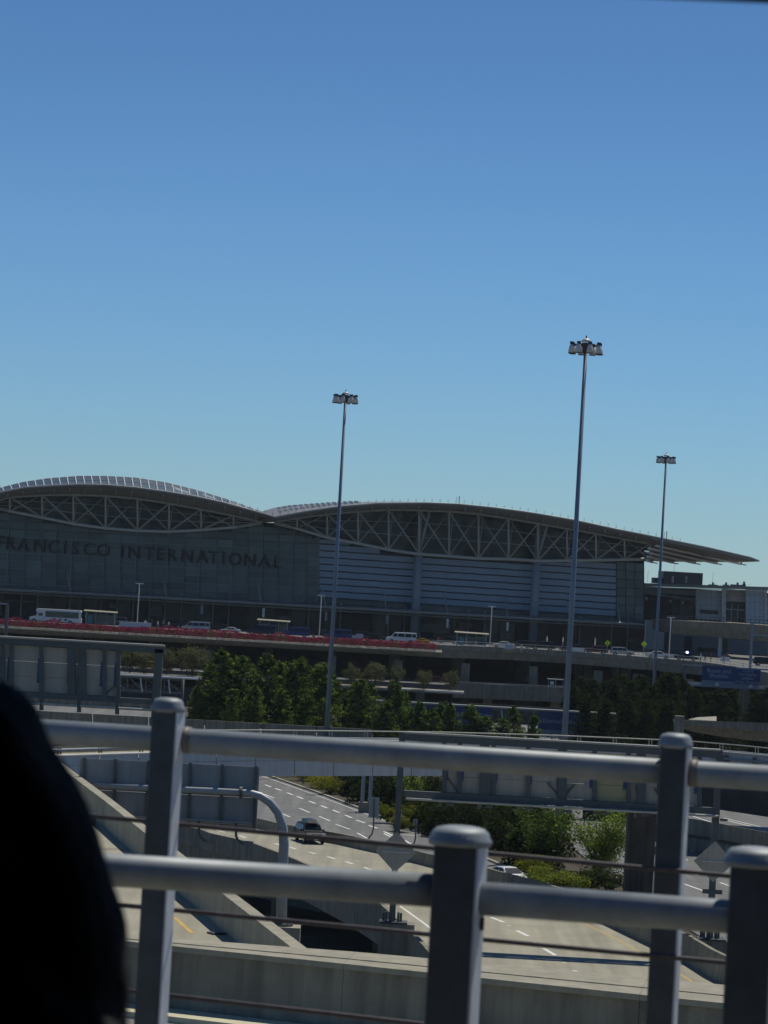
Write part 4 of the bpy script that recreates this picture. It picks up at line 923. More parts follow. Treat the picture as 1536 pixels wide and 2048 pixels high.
for x_ in (10, 84, 159, 235):
    b = MB(); b.beam(ept(x_, 10.5, -.2), ept(x_, 11.5, -.3), .3, .3); b.build('bracket', gantry_steel, t)
er = [-90, -30, 4, 22, 82, 142, 164, 208, 236]
for i, (a, c) in enumerate(zip(er, er[1:])):
    for k in range(3):
        h0 = 6.66 + k*1.17; b = MB(); b.prism([ept(a+.6, h0+.015, .52), ept(c-.6, h0+.015, .52), ept(c-.6, h0+.015, .6), ept(a+.6, h0+.015, .6)], [ept(a+.6, h0+1.155, .52), ept(c-.6, h0+1.155, .52), ept(c-.6, h0+1.155, .6), ept(a+.6, h0+1.155, .6)])
        b.build('sign_back_panel', sign_back, t)
for x_ in er:
    b = MB(); b.beam(ept(x_, 6.5, .3), ept(x_, 10.3, .3), .6 if x_ in (142, 164) else .3, .3); b.build('upright', gantry_steel, t)
    b = MB(); b.box(ept(x_-6, 8.5, .49), .22, .03, 1.9); b.build('blue_edge', blue_streak, t)
b = MB(); b.beam(ept(205, 10.2, .4), ept(232, 9.2, .4), .12); b.build('knee_brace', gantry_steel, t)
for x_ in (318, -118):
    p = ept(x_, 6.3, .25); b = MB(); b.beam((p.x, p.y, 0), (p.x, p.y, p.z), .62, .5); b.build('post', gantry_steel, t)
# G (front view, blue signs)
def blue_sign(t, Y, x0, x1, Ht, Hb, txt, size, white_strip=.0, lines=None):
    b = MB(); ss = bpy.data.objects.new('sign', None); C.objects.link(ss); ss.parent = t; LOC[ss] = LOC[t]
    a, c = at(x0, Y, Ht), at(x1, Y, Hb)
    b.box(((a.x+c.x)/2, Y, (a.z+c.z)/2), c.x-a.x, .12, a.z-c.z); b.build('sign_panel', sign_blue, ss)
    for i, (s_, zf, sz) in enumerate(txt):
        me = text_mesh(s_, sz, .01); me.materials.append(sign_white)
        inst('lettering', me, ss, ((a.x+c.x)/2, Y-.08, c.z + (a.z-c.z)*zf), (R(90), 0, 0))
    if white_strip:
        b = MB(); b.box(((a.x+c.x)/2, Y+.01, c.z-white_strip/2-.004), c.x-a.x, .12, white_strip); b.build('lower_band', mat('sign_grey', (.25, .28, .32), .6), ss)
GY = 450
t = thing('sign_gantry', 'far gantry behind trees with blue Departing Flights and Hourly Parking signs', 'sign gantry', at(1225, GY, 26))
gantry_frame(t, GY, 700, 1235, 18.4, 21.8, .5, 12, gantry_steel, (700, 1230), 0)
b = MB(); b.tube([at(700, GY-.3, 18.1), at(1235, GY-.3, 18.1)], .16, 8); b.build('edge_strip', white_steel, t)
b = MB(); b.tube([at(700, GY-1.0, 22.0), at(1235, GY-1.0, 22.0)], .16, 8); b.build('walkway', white_steel, t)
blue_sign(t, GY-.4, 757, 812, 18.5, 21.0, [], 1, .5)
blue_sign(t, GY-.4, 815, 900, 18.5, 21.0, [('Arriving Flights', .5, .95), ('Baggage Claim', .15, .6)], 1, .5)
blue_sign(t, GY-.4, 912, 983, 18.3, 21.0, [('Departing Flights', .5, .82), ('Ticketing/Check-in', .2, .55)], 1, .6)
blue_sign(t, GY-.4, 1077, 1138, 18.4, 21.0, [('McDonnell Rd', .4, .95)], 1, .6)
blue_sign(t, GY-.4, 1139, 1196, 18.35, 21.0, [('Hourly Parking', .4, .85)], 1, .6)
for x_ in (1003, 1067, 1200): b = MB(); b.beam(at(x_, GY-.5, 18.4), at(x_+5, GY-.5, 21.6), .16); b.build('lit_strut', lamp_white, t)
for x_ in (858, 960, 1111, 1170): b = MB(); b.box(at(x_, GY-1.3, 21.8), .9, .5, .5); b.build('sign_light', lamp_white, t)
# J (left truss)
t = thing('sign_gantry', 'bare truss gantry seen through the open end of the left sign gantry', 'sign gantry', at(410, 480, 26))
gantry_frame(t, 480, 180, 365, 17.75, 20.0, .5, 5, gantry_steel, (366,), 0, chord=.35)
b = MB(); b.tube([at(180, 479.7, 17.45), at(407, 479.7, 17.45)], .16, 8); b.build('edge_strip', lamp_white, t)
for x_ in (281, 337): b = MB(); b.beam(at(x_, 479.4, 17.8), at(x_+3, 479.4, 20), .2); b.build('lit_strut', lamp_white, t)
# H (right)
HY = 500
t = thing('sign_gantry', 'right overhead gantry with the blue Buses and Shuttles sign', 'sign gantry', at(1372, HY, 26))
b = MB(); b.beam(at(1365, HY, 11.35), at(1700, HY, 11.35), .3, .25); b.build('top_chord', column_m, t)
b = MB(); b.beam(at(1376, HY-.6, 14.55), at(1700, HY-.6, 14.55), .9, .35); b.build('walkway', column_m, t)
b = MB(); b.beam(at(1376, HY, 14.2), at(1700, HY, 14.2), .3, .25); b.build('bottom_chord', column_m, t)
p = at(1370, HY, 11.3); b = MB(); b.tube([(p.x, p.y, 0), (p.x, p.y, p.z)], .24, 10); b.build('post', gantry_steel, t)
blue_sign(t, HY-.3, 1405, 1470.5, 11.2, 13.65, [('Buses and', .55, 1.0), ('Shuttles', .22, 1.0)], 1, .8)
blue_sign(t, HY-.35, 1471.5, 1520, 11.45, 13.95, [('Terminal', .82, .5), ('Intl Flights', .56, .72), ('JetBlue', .3, .72), ('Virgin America', .05, .68)], 1, .6)
for x_, hh in ((1434, 14.35), (1502, 14.4)): b = MB(); b.tube([at(x_-4, HY-1.2, hh), at(x_, HY-1.2, hh-.2), at(x_+4, HY-1.2, hh)], [.15, .35, .15], 10); b.build('sign_light', lamp_white, t)
b = MB(); b.box(at(1530, 525, 13.4), 3, .3, 1.0); b.build('lit_plate', lamp_white, t)
# tall sign frame post far right on the deck
t = thing('portal_sign', 'grey steel sign frame standing on the deck at the right edge', 'sign', at(1500, 540, 12.4))
p = at(1500, 540, 12.4); b = MB(); b.beam((p.x, p.y, 12.5), (p.x+0, p.y, P(1502, 1243, 540).z), .45, .4); b.build('post', mast_steel, t)
q = P(1503, 1245, 540); b = MB(); b.beam(q, q+Vector((14, 0, 0)), .25, .25); b.beam(q-Vector((0, 0, 2.2)), q+Vector((14, 0, -2.2)), .25, .25); b.build('arms', mast_steel, t)
t = thing('portal_sign', 'small grey sign frame at the left edge in front of the flower hedge', 'sign', at(12, 420, 26))
q = P(15, 1208, 420); b = MB(); b.beam((q.x, 420, 0), q, .42, .3); b.build('post', gantry_steel, t)
b = MB(); b.beam(q, q-Vector((8, 0, 0)), .22, .2); b.beam(q-Vector((0, 0, 3.0)), q-Vector((8, 0, 3.0)), .22, .2); b.build('arms', column_m, t)

# I: grey panels on curved pipe mast
IY = 142
def ipt(x, y, dy=0): return P(x, y, IY+dy)
t = thing('curved_arm_sign', 'curved pale pipe mast holding a wide grey sign back, left of the green car', 'road sign', ipt(563, 1855))
pip = [(563, 1852), (564, 1760), (568, 1690), (566, 1655), (556, 1625), (540, 1605), (520, 1592), (500, 1586.5), (482, 1585), (430, 1582), (300, 1576), (184, 1571)]
b = MB(); b.tube([ipt(x_, y_) for x_, y_ in pip], [.26, .25, .235, .22, .205, .195, .185, .18, .17, .16, .15, .14], 14); b.build('pipe_arm', mat('pipe_white', (.36, .38, .38), .45, .1, var=.08, scale=3), t, smooth=True)
b = MB(); p = ipt(482, 1585); b.tube([p-Vector((.07, 0, 0)), p+Vector((.07, 0, 0))], .28, 14); b.build('flange', gantry_steel, t)
p = ipt(563, 1851); b = MB(); b.tube([p, p+Vector((0, 0, .12))], .55, 14); b.build('base_flange', gantry_steel, t)
for i in range(8): a = i*math.pi/4; b = MB(); b.tube([p+Vector((.42*math.cos(a), .42*math.sin(a), .05)), p+Vector((.42*math.cos(a), .42*math.sin(a), .32))], .05, 6); b.build('anchor_bolt', gantry_steel, t)
b = MB(); b.box(p+Vector((.05, 0, -.45)), 1.7, 1.5, .9); b.build('pedestal', concrete, t)
b = MB(); b.tube([(p.x, p.y, -5), (p.x, p.y, p.z-.9)], .7, 12); b.build('pier', concrete_old, t)
pxs = [160, 231, 297, 381, 445, 520]
for i, (a, c) in enumerate(zip(pxs, pxs[1:])):
    y0 = 1516 + (a-160)*.05; A1 = ipt(a+.5, y0, .5); C1 = ipt(c-.5, y0+(c-a)*.05, .5); A3 = ipt(a+.5, y0+62, .5); A4 = ipt(a+.5, y0+126, .5)
    for u_, v_ in ((A1.z, A3.z+.01), (A3.z-.01, A4.z)):
        b = MB(); b.box(((A1.x+C1.x)/2, IY+.5, (u_+v_)/2), C1.x-A1.x, .06, u_-v_); b.build('sign_back_panel', mat('sign_back_grey', (.33, .34, .33), .6, var=.08, scale=.8, streak=.15), t)
for x_ in (169, 231, 297, 381, 445, 512):
    y0 = 1516 + (x_-160)*.05; b = MB(); b.beam(ipt(x_, y0-2, .35), ipt(x_-4, y0+128, .35), .15, .12); b.build('upright', gantry_steel, t)
for hh in (0, 3.5):
    b = MB(); b.beam(ipt(258, 1631+hh, .2), ipt(504, 1646+hh, .2), .3, .04); b.build('light_rail', white_steel, t)
for x_, yy in ((398, 1642), (472, 1647)):
    b = MB(); b.tube([ipt(x_, yy), ipt(x_, yy+25), ipt(x_+4, yy+34), ipt(x_+12, yy+40), ipt(x_+18, yy+41)], .06, 6); b.build('lamp_arm', gantry_steel, t)
    b = MB(); b.box(ipt(x_+24, yy+40), .5, .25, .22); b.build('sign_lamp', mat('dim_lamp', (.2, .2, .19), .6), t)
# small sign backs
for (x0_, x1_, y0, y1, pole, Y, lb) in ((739, 757, 1594, 1636, [(748, 1597), (747, 1655), (744, 1668), (738, 1675)], 277, 'tall pale blank sign back on a bent pole beside the highway'), (827, 835, 1638, 1652, [(831, 1640), (831, 1675), (829, 1685), (825, 1690)], 277, 'small pale sign back on a bent pole just left of the blurred capped post')):
    t = thing('road_sign', lb, 'road sign', P(pole[-1][0], pole[-1][1], Y))
    a, c = P(x0_, y0, Y-.1), P(x1_, y1, Y-.1); b = MB(); b.box(((a.x+c.x)/2, Y-.1, (a.z+c.z)/2), c.x-a.x, .05, a.z-c.z); b.build('panel', column_m, t)
    b = MB(); b.tube([P(x_, y_, Y-.25) for x_, y_ in pole], .07, 6); b.build('pole', gantry_steel, t)
    p = P(pole[-1][0], pole[-1][1], Y-.25); b = MB(); b.tube([p, (p.x, p.y, ZA)], .07, 6); b.build('pole_foot', gantry_steel, t)

# ================================================================== TREES
def leafcloud(n, fn_, size, seed, mats, pick=None, trunk=None, name='crown'):
    rr_ = random.Random(seed); b = MB()
    for _ in range(n):
        o_, q = fn_(rr_); s_ = rr_.uniform(*size)
        a = Vector((rr_.gauss(0, 1), rr_.gauss(0, 1), rr_.gauss(0, .6))).normalized(); c = a.cross(Vector((rr_.gauss(0, 1), rr_.gauss(0, 1), rr_.gauss(0, 1)))).normalized()
        mi = min(len(mats)-1, max(0, int(q*len(mats))))
        b.quad(o_-a*s_, o_-c*s_*.6, o_+a*s_, o_+c*s_*.6, mi)
    return b.mesh(name, mats)
leaf_d = leaf('leaf_deep', (.034, .058, .016))
def conifer_mesh(seed, n=6500):
    rs = random.Random(seed*7+1)
    tiers = []
    for k in range(230):
        t_ = .03+.97*rs.random()**.85; ang = rs.choice((.3, 1.2, 2.4, 3.3, 4.1, 5.4)) + t_*1.7 + rs.gauss(0, .45); rad = (.60*(1-t_)**.42 + .03)*rs.uniform(.55, 1.12)*(.88 if t_ > .15 else .7)
        tiers.append((t_, ang, rad, rs.random()))
    def f(r_):
        t_, ang, rad, q = r_.choice(tiers); u_ = r_.random()**.5; a = ang + r_.gauss(0, .22); rr_ = rad*u_
        zz = t_ + .035*(u_-.3) - .02*u_ + r_.gauss(0, .012)
        return Vector((math.cos(a)*rr_*.46*13, math.sin(a)*rr_*.46*13, max(.05, zz)*13)), q*.62 + .3*r_.random()+.08
    return leafcloud(n, f, (.1, .24), seed, [leaf_a, leaf_b, leaf_c])
def conifer(lab, seed, dark=False):
    r_ = thing('conifer_tree', lab, 'tree', (0, 0, 0), 'tall dark green trees beside the ramps')
    me = conifer_mesh(seed)
    if dark:
        me.materials.clear()
        for q_ in (leaf_a, leaf_d, leaf_b): me.materials.append(q_)
    o = bpy.data.objects.new('crown', me); C.objects.link(o); o.parent = r_
    b = MB(); b.tube([(0, 0, 0), (0, 0, 6), (0, 0, 12.4)], [.22, .15, .03], 7); b.build('trunk', bark, r_)
    return r_
protos = [conifer('x', s) for s in (1, 2, 3)]
used = set()
def place_tree(i, px, ytop, Y, zb, base_h, wide, lb, group):
    p = P(px, ytop, Y); s = (p.z-zb)/base_h; k = i % len(protos)
    o = protos[k] if k not in used else dup(protos[k]); used.add(k)
    o.location = (p.x, Y, zb); o.scale = (s*wide, s*wide, s); o.rotation_euler = (.03*math.sin(i*2.1), .035*math.cos(i*1.7), i*1.3); o['label'] = lb; o['group'] = group
leftT = [(391, 1372, 408, 1.0), (418, 1325, 418, 1.1), (444, 1298, 412, 1.25), (466, 1322, 422, 1.1), (487, 1310, 414, 1.2), (512, 1330, 424, 1.1), (537, 1311, 410, 1.2), (564, 1322, 420, 1.1), (595, 1316, 414, 1.25), (620, 1332, 424, 1.1), (645, 1325, 410, 1.15), (668, 1345, 418, 1.1),
         (510, 1372, 400, 1.2), (567, 1378, 402, 1.1), (612, 1385, 398, 1.1), (462, 1390, 398, 1.1), (644, 1395, 396, 1.0), (716, 1357, 406, 1.3), (742, 1370, 412, 1.15), (698, 1380, 414, 1.0), (797, 1362, 408, 1.1), (808, 1385, 414, 1.0), (845, 1402, 404, .95), (884, 1402, 410, 1.2), (906, 1408, 404, 1.1), (940, 1408, 406, 1.15), (1034, 1412, 412, 1.0), (1069, 1428, 408, .9), (975, 1432, 406, 1.7), (1005, 1436, 410, 1.6), (862, 1420, 402, 1.6), (824, 1416, 408, 1.4), (770, 1400, 404, 1.3)]
side = ['left of the left mast', 'around the left mast foot', 'before the far blue signs']
nm_h = lambda y: 'tall' if y < 1335 else ('middle-height' if y < 1395 else 'short')
order = {}
for i, (px, yt, Y, wd) in enumerate(leftT):
    zone = 0 if px < 630 else (1 if px < 760 else 2)
    rk = sorted([q[0] for q in leftT if (0 if q[0] < 630 else (1 if q[0] < 760 else 2)) == zone]).index(px) + 1
    ords = ['leftmost', 'second from the left', 'third from the left', 'fourth from the left', 'fifth from the left', 'sixth from the left', 'seventh from the left', 'eighth from the left', 'ninth from the left', 'tenth from the left', 'eleventh from the left', 'twelfth from the left', 'thirteenth from the left', 'fourteenth from the left', 'fifteenth from the left', 'sixteenth from the left']
    place_tree(i, px, yt, Y, .6, 13.2, wd, '%s conical green tree %s, %s' % (nm_h(yt), side[zone], ords[rk-1]), 'tall trees behind the curved overpass')
protos = [conifer('x', s, True) for s in (4, 5, 6)]; used = set()
rightT = [(1143, 1372, 455, 1.1), (1160, 1353, 462, 1.2), (1186, 1360, 455, 1.2), (1212, 1364, 466, 1.2), (1230, 1358, 458, 1.1), (1246, 1350, 466, 1.2), (1266, 1362, 456, 1.1), (1284, 1350, 464, 1.25), (1305, 1372, 452, 1.1), (1322, 1358, 466, 1.1), (1342, 1346, 460, 1.25), (1364, 1358, 468, 1.1), (1389, 1376, 462, 1.2), (1412, 1382, 470, 1.2), (1436, 1378, 464, 1.2), (1461, 1380, 470, 1.2), (1512, 1382, 480, 1.2), (1536, 1376, 478, 1.2), (1175, 1392, 445, 1.2), (1215, 1398, 447, 1.2), (1255, 1395, 444, 1.2), (1296, 1400, 446, 1.2), (1335, 1398, 444, 1.2)]
for i, (px, yt, Y, wd) in enumerate(rightT):
    rk = sorted(q[0] for q in rightT).index(px) + 1
    z_ = 0 if px < 1310 else 1; rk = sorted(q[0] for q in rightT if (q[0] >= 1310) == bool(z_)).index(px)
    place_tree(i+1, px, yt, Y, .6, 13.2, wd*1.05, 'dark conical tree %s, %s' % (('between the tallest mast and the farthest mast', 'right of the farthest mast')[z_], ords[rk]), 'dark trees below the departures deck at right')
# olive trees on planter shelf
def ball_tree(lab, seed, mats, R_=2.15, n=2600, name='olive_tree', cat='tree', group=None):
    rs = random.Random(seed); cl_ = []
    for _ in range(46):
        v = Vector((rs.gauss(0, 1), rs.gauss(0, 1), rs.gauss(0, 1))).normalized()*rs.uniform(.45, 1.0); cl_.append((v, rs.random()))
    def f(r_):
        v, q = r_.choice(cl_); p = v + Vector((r_.gauss(0, .14), r_.gauss(0, .14), r_.gauss(0, .16)))
        return Vector((p.x*R_, p.y*R_, p.z*R_*.98+2.5)), .35*q+.3*(p.z+1)/2+.35*r_.random()
    r_ = thing(name, lab, cat, (0, 0, 0), group)
    me = leafcloud(n, f, (.07, .17), seed, mats); o = bpy.data.objects.new('crown', me); C.objects.link(o); o.parent = r_
    b = MB(); b.tube([(0, 0, 0), (.05, 0, 1.0), (0, 0, 2.2)], [.14, .11, .07], 7)
    for a in (0, 2.1, 4.2): b.tube([(0, 0, 1.0), (.6*math.cos(a), .6*math.sin(a), 2.4)], [.08, .03], 5)
    b.build('trunk', bark, r_); return r_
ol = [ball_tree('x', s, [olive_a, olive_b, olive_b], group='olive trees on the lower planter') for s in (21, 22)]
olp = [(262, 1298, 1.25), (290, 1302, 1.15), (335, 1300, 1.05), (388, 1292, 1.35), (600, 1322, 1.0), (648, 1326, 1.0), (706, 1329, .95), (752, 1325, 1.05), (795, 1332, .9), (850, 1340, 1.0), (902, 1342, .92), (730, 1345, .7), (640, 1345, .8)]
odesc = ['leftmost, seen inside the open end of the left sign gantry', 'behind the left gantry post with a yellow cab beside it', 'between the left sign gantry and the tall trees', 'largest, against the left end of the tall trees', 'peeping over the tall trees left of the left mast', 'just left of the left mast', 'first right of the left mast', 'second right of the left mast', 'third right of the left mast', 'fourth right of the left mast', 'rightmost, at the end of the white planter edge', 'small, between the first two right of the mast', 'small, behind the left mast']
for i, (px, yt, wd) in enumerate(olp):
    p = P(px, yt, 562); s = (p.z-6.0)/4.5; o = ol[i % 2] if i < 2 else dup(ol[i % 2]); o.location = (p.x, 562+(i % 3)*.6, 6.0); o.scale = (s*wd*.97, s*wd*.97, s); o.rotation_euler = (0, 0, i*.9)
    o['label'] = 'round olive tree, ' + odesc[i]
# median trees and shrubs
def bush_tree(name, lab, px, yb, Y, h_, wd, seed, mats, n, limbs=6, cat='tree', size=(.06, .14), zb=None, upright=.0):
    rs = random.Random(seed); tips = []; base = P(px, yb, Y); zb = (ZA+.1) if zb is None else zb; r_ = thing(name, lab, cat, (base.x, Y, zb))
    tb = MB()
    for k in range(limbs):
        a = rs.uniform(0, 6.28); sp = rs.uniform(.3, 1.0)*wd/2; hh = h_*rs.uniform(.55, 1.0)
        pts = [Vector((0, 0, 0)), Vector((math.cos(a)*sp*.25, math.sin(a)*sp*.25, hh*.4)), Vector((math.cos(a)*sp*.65, math.sin(a)*sp*.65, hh*.75)), Vector((math.cos(a)*sp, math.sin(a)*sp, hh))]
        tb.tube([p + Vector((base.x, Y, zb)) for p in pts], [.09, .06, .035, .015], 5)
        for _ in range(9):
            t_ = rs.uniform(.25, 1); i0 = min(2, int(t_*3)); q = pts[i0].lerp(pts[i0+1], t_*3-i0); tips.append((q + Vector((rs.gauss(0, .22), rs.gauss(0, .22), rs.gauss(0, .2)))*wd*.3, rs.random()))
    tb.build('trunk', bark, r_)
    def f(r2_):
        v, q = r2_.choice(tips); p = v + Vector((r2_.gauss(0, .07*wd), r2_.gauss(0, .07*wd), r2_.gauss(0, .05*h_)))
        p.z = max(.05, min(h_*1.05, p.z)); return p, .5*q+.45*r2_.random()
    me = leafcloud(n, f, size, seed, mats); o = bpy.data.objects.new('crown', me); C.objects.link(o); o.parent = r_; return r_
leaf_e = leaf('leaf_fresh', (.28, .36, .07))
Gm = [leaf_b, leaf_c, leaf_e]
bush_tree('young_tree', 'bright leafy young tree in the median left of the wide brown pier', 1196, 1752, 266, 6.6, 7.0, 31, Gm, 9000, 16)
bush_tree('young_tree', 'dark leafy young tree in the median in front of the foot of the tallest mast', 1082, 1745, 272, 6.3, 5.6, 32, [leaf_a, leaf_b, leaf_c], 6500, 12)
bush_tree('young_tree', 'low leafy young tree left of the dark median tree', 1042, 1730, 276, 3.8, 3.6, 33, [leaf_a, leaf_b, leaf_b], 3500, 8)
bush_tree('young_tree', 'green sapling in the shade under the overpass left of the gantry post', 815, 1620, 330, 4.3, 3.6, 34, Gm, 2400, 7)
By = [broom_a, broom_a, broom_b]
for i, (px, yb, Y, h_, wd, lb, ms) in enumerate(((604, 1572, 372, 1.7, 5.2, 'yellow flowering bush under the overpass, left one beside the highway kerb', [broom_a, broom_b, broom_b]), (640, 1582, 360, 1.9, 5.5, 'yellow flowering bush under the overpass, middle one', [broom_a, broom_b, broom_b]), (660, 1600, 352, 1.8, 4.5, 'olive-green bush at the shaded right end of the yellow bushes', By), (775, 1626, 316, 1.9, 3.0, 'yellow-green bush between the twin column and the gantry post', By), (795, 1648, 306, 1.4, 3.0, 'low olive bush on the bank beside the highway kerb', By), (825, 1652, 312, 2.4, 3.2, 'yellow-green bush just right of the left gantry post', By),
        (1060, 1757, 258, 1.5, 4.2, 'bright green low bush behind the white car', [broom_a, leaf_c, broom_b]), (1100, 1766, 256, 1.6, 4.5, 'bright green low bush in the middle of the median', [broom_a, leaf_c, broom_b]), (1140, 1772, 254, 1.5, 4.0, 'bright green low bush at the right end of the median bushes', [broom_a, leaf_c, broom_b]), (1080, 1735, 266, 1.6, 4.5, 'mixed green bush at the foot of the dark median tree', By), (1180, 1762, 258, 1.3, 4.5, 'dark bush right of the bright median bushes', [leaf_a, leaf_a, leaf_b]), (1225, 1772, 256, 1.9, 5.0, 'dark shaded bush against the wide brown pier', [leaf_a, leaf_a, leaf_b]))):
    bush_tree('shrub', lb, px, yb, Y, h_, wd, 50+i, ms, 2600, 9, 'shrub', (.05, .12))
# dark mass of shade shrubs under the overpass (stuff)
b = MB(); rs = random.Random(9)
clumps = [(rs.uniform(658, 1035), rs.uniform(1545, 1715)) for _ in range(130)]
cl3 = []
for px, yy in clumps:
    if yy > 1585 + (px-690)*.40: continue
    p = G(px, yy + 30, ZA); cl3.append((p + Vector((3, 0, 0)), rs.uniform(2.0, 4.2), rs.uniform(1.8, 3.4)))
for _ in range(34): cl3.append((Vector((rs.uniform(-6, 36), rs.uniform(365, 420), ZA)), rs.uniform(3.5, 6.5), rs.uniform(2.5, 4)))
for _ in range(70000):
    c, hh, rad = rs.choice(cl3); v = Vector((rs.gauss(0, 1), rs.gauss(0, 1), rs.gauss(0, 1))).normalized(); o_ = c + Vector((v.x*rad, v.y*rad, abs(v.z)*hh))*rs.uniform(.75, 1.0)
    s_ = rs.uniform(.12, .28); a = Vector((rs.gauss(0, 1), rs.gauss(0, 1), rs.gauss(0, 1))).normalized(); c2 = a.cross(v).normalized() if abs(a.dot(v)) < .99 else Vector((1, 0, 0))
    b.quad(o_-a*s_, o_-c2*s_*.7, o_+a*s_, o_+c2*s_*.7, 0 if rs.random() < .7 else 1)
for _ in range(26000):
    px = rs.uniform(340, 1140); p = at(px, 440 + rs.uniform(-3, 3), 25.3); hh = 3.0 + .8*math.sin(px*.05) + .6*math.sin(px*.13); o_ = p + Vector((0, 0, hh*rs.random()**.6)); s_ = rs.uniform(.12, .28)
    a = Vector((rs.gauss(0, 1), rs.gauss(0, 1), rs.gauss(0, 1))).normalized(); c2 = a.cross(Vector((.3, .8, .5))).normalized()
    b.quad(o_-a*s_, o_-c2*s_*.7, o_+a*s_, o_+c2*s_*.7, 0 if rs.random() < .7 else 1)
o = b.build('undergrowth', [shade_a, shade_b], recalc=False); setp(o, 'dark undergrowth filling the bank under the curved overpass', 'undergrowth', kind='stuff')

# ================================================================== VEHICLES
KIND = {
 'sedan': dict(W=1.8, prof=[(-2.38, .28), (-2.42, .5), (-2.36, .66), (-2.15, .78), (-1.2, .93), (-.5, 1.38), (-.2, 1.44), (.7, 1.43), (1.0, 1.36), (1.6, 1.02), (2.25, .96), (2.38, .85), (2.4, .5), (2.35, .28)], belt=.9,
   win=[[(-1.02, .95), (-.5, 1.3), (.1, 1.35), (.1, .95)], [(.18, .95), (.18, 1.35), (.72, 1.33), (1.3, 1.0)]], ws=((-1.14, .97), (-.52, 1.37)), rw=((1.02, 1.35), (1.52, 1.06)), wx=(-1.45, 1.4), wr=.32),
 'suv': dict(W=1.85, prof=[(-2.3, .4), (-2.36, .6), (-2.3, .9), (-2.15, 1.03), (-1.15, 1.12), (-.55, 1.66), (-.3, 1.74), (1.9, 1.72), (2.1, 1.6), (2.33, 1.1), (2.36, .6), (2.3, .4)], belt=1.1,
   win=[[(-1.0, 1.12), (-.52, 1.58), (.0, 1.62), (.0, 1.12)], [(.08, 1.12), (.08, 1.62), (.95, 1.62), (.95, 1.12)], [(1.03, 1.12), (1.03, 1.62), (1.85, 1.6), (2.05, 1.15)]], ws=((-1.1, 1.15), (-.58, 1.64)), rw=((2.1, 1.58), (2.3, 1.15)), wx=(-1.4, 1.4), wr=.37),
 'van': dict(W=1.98, prof=[(-2.75, .35), (-2.82, .6), (-2.75, .95), (-2.55, 1.1), (-1.95, 1.24), (-1.3, 1.95), (-1.05, 2.07), (2.65, 2.08), (2.78, 1.95), (2.82, 1.2), (2.8, .35)], belt=1.25,
   win=[[(-1.75, 1.28), (-1.25, 1.85), (-.75, 1.87), (-.75, 1.28)], [(-.62, 1.28), (-.62, 1.87), (.55, 1.88), (.55, 1.28)], [(.68, 1.28), (.68, 1.88), (1.85, 1.88), (1.85, 1.28)], [(1.98, 1.28), (1.98, 1.88), (2.6, 1.86), (2.68, 1.28)]], ws=((-1.9, 1.3), (-1.33, 1.93)), rw=((2.77, 1.9), (2.82, 1.3)), wx=(-1.75, 1.75), wr=.36),
 'bus': dict(W=2.35, prof=[(-5.2, .55), (-5.25, .95), (-5.15, 1.25), (-4.4, 1.45), (-3.95, 1.5), (-3.6, 2.15), (-4.0, 2.35), (-4.0, 2.75), (-3.8, 2.95), (4.8, 2.98), (4.95, 2.8), (5.0, .6), (4.9, .5)], belt=1.9,
   win=[[(-3.55, 1.55), (-3.35, 2.1), (-2.6, 2.1), (-2.6, 1.55)], [(-2.1, 1.35), (-2.1, 2.55), (4.5, 2.55), (4.5, 1.35)]], ws=((-3.9, 1.6), (-3.62, 2.1)), rw=((4.96, 2.6), (4.98, 1.5)), wx=(-4.3, 2.9), wr=.42)}
VP = {}
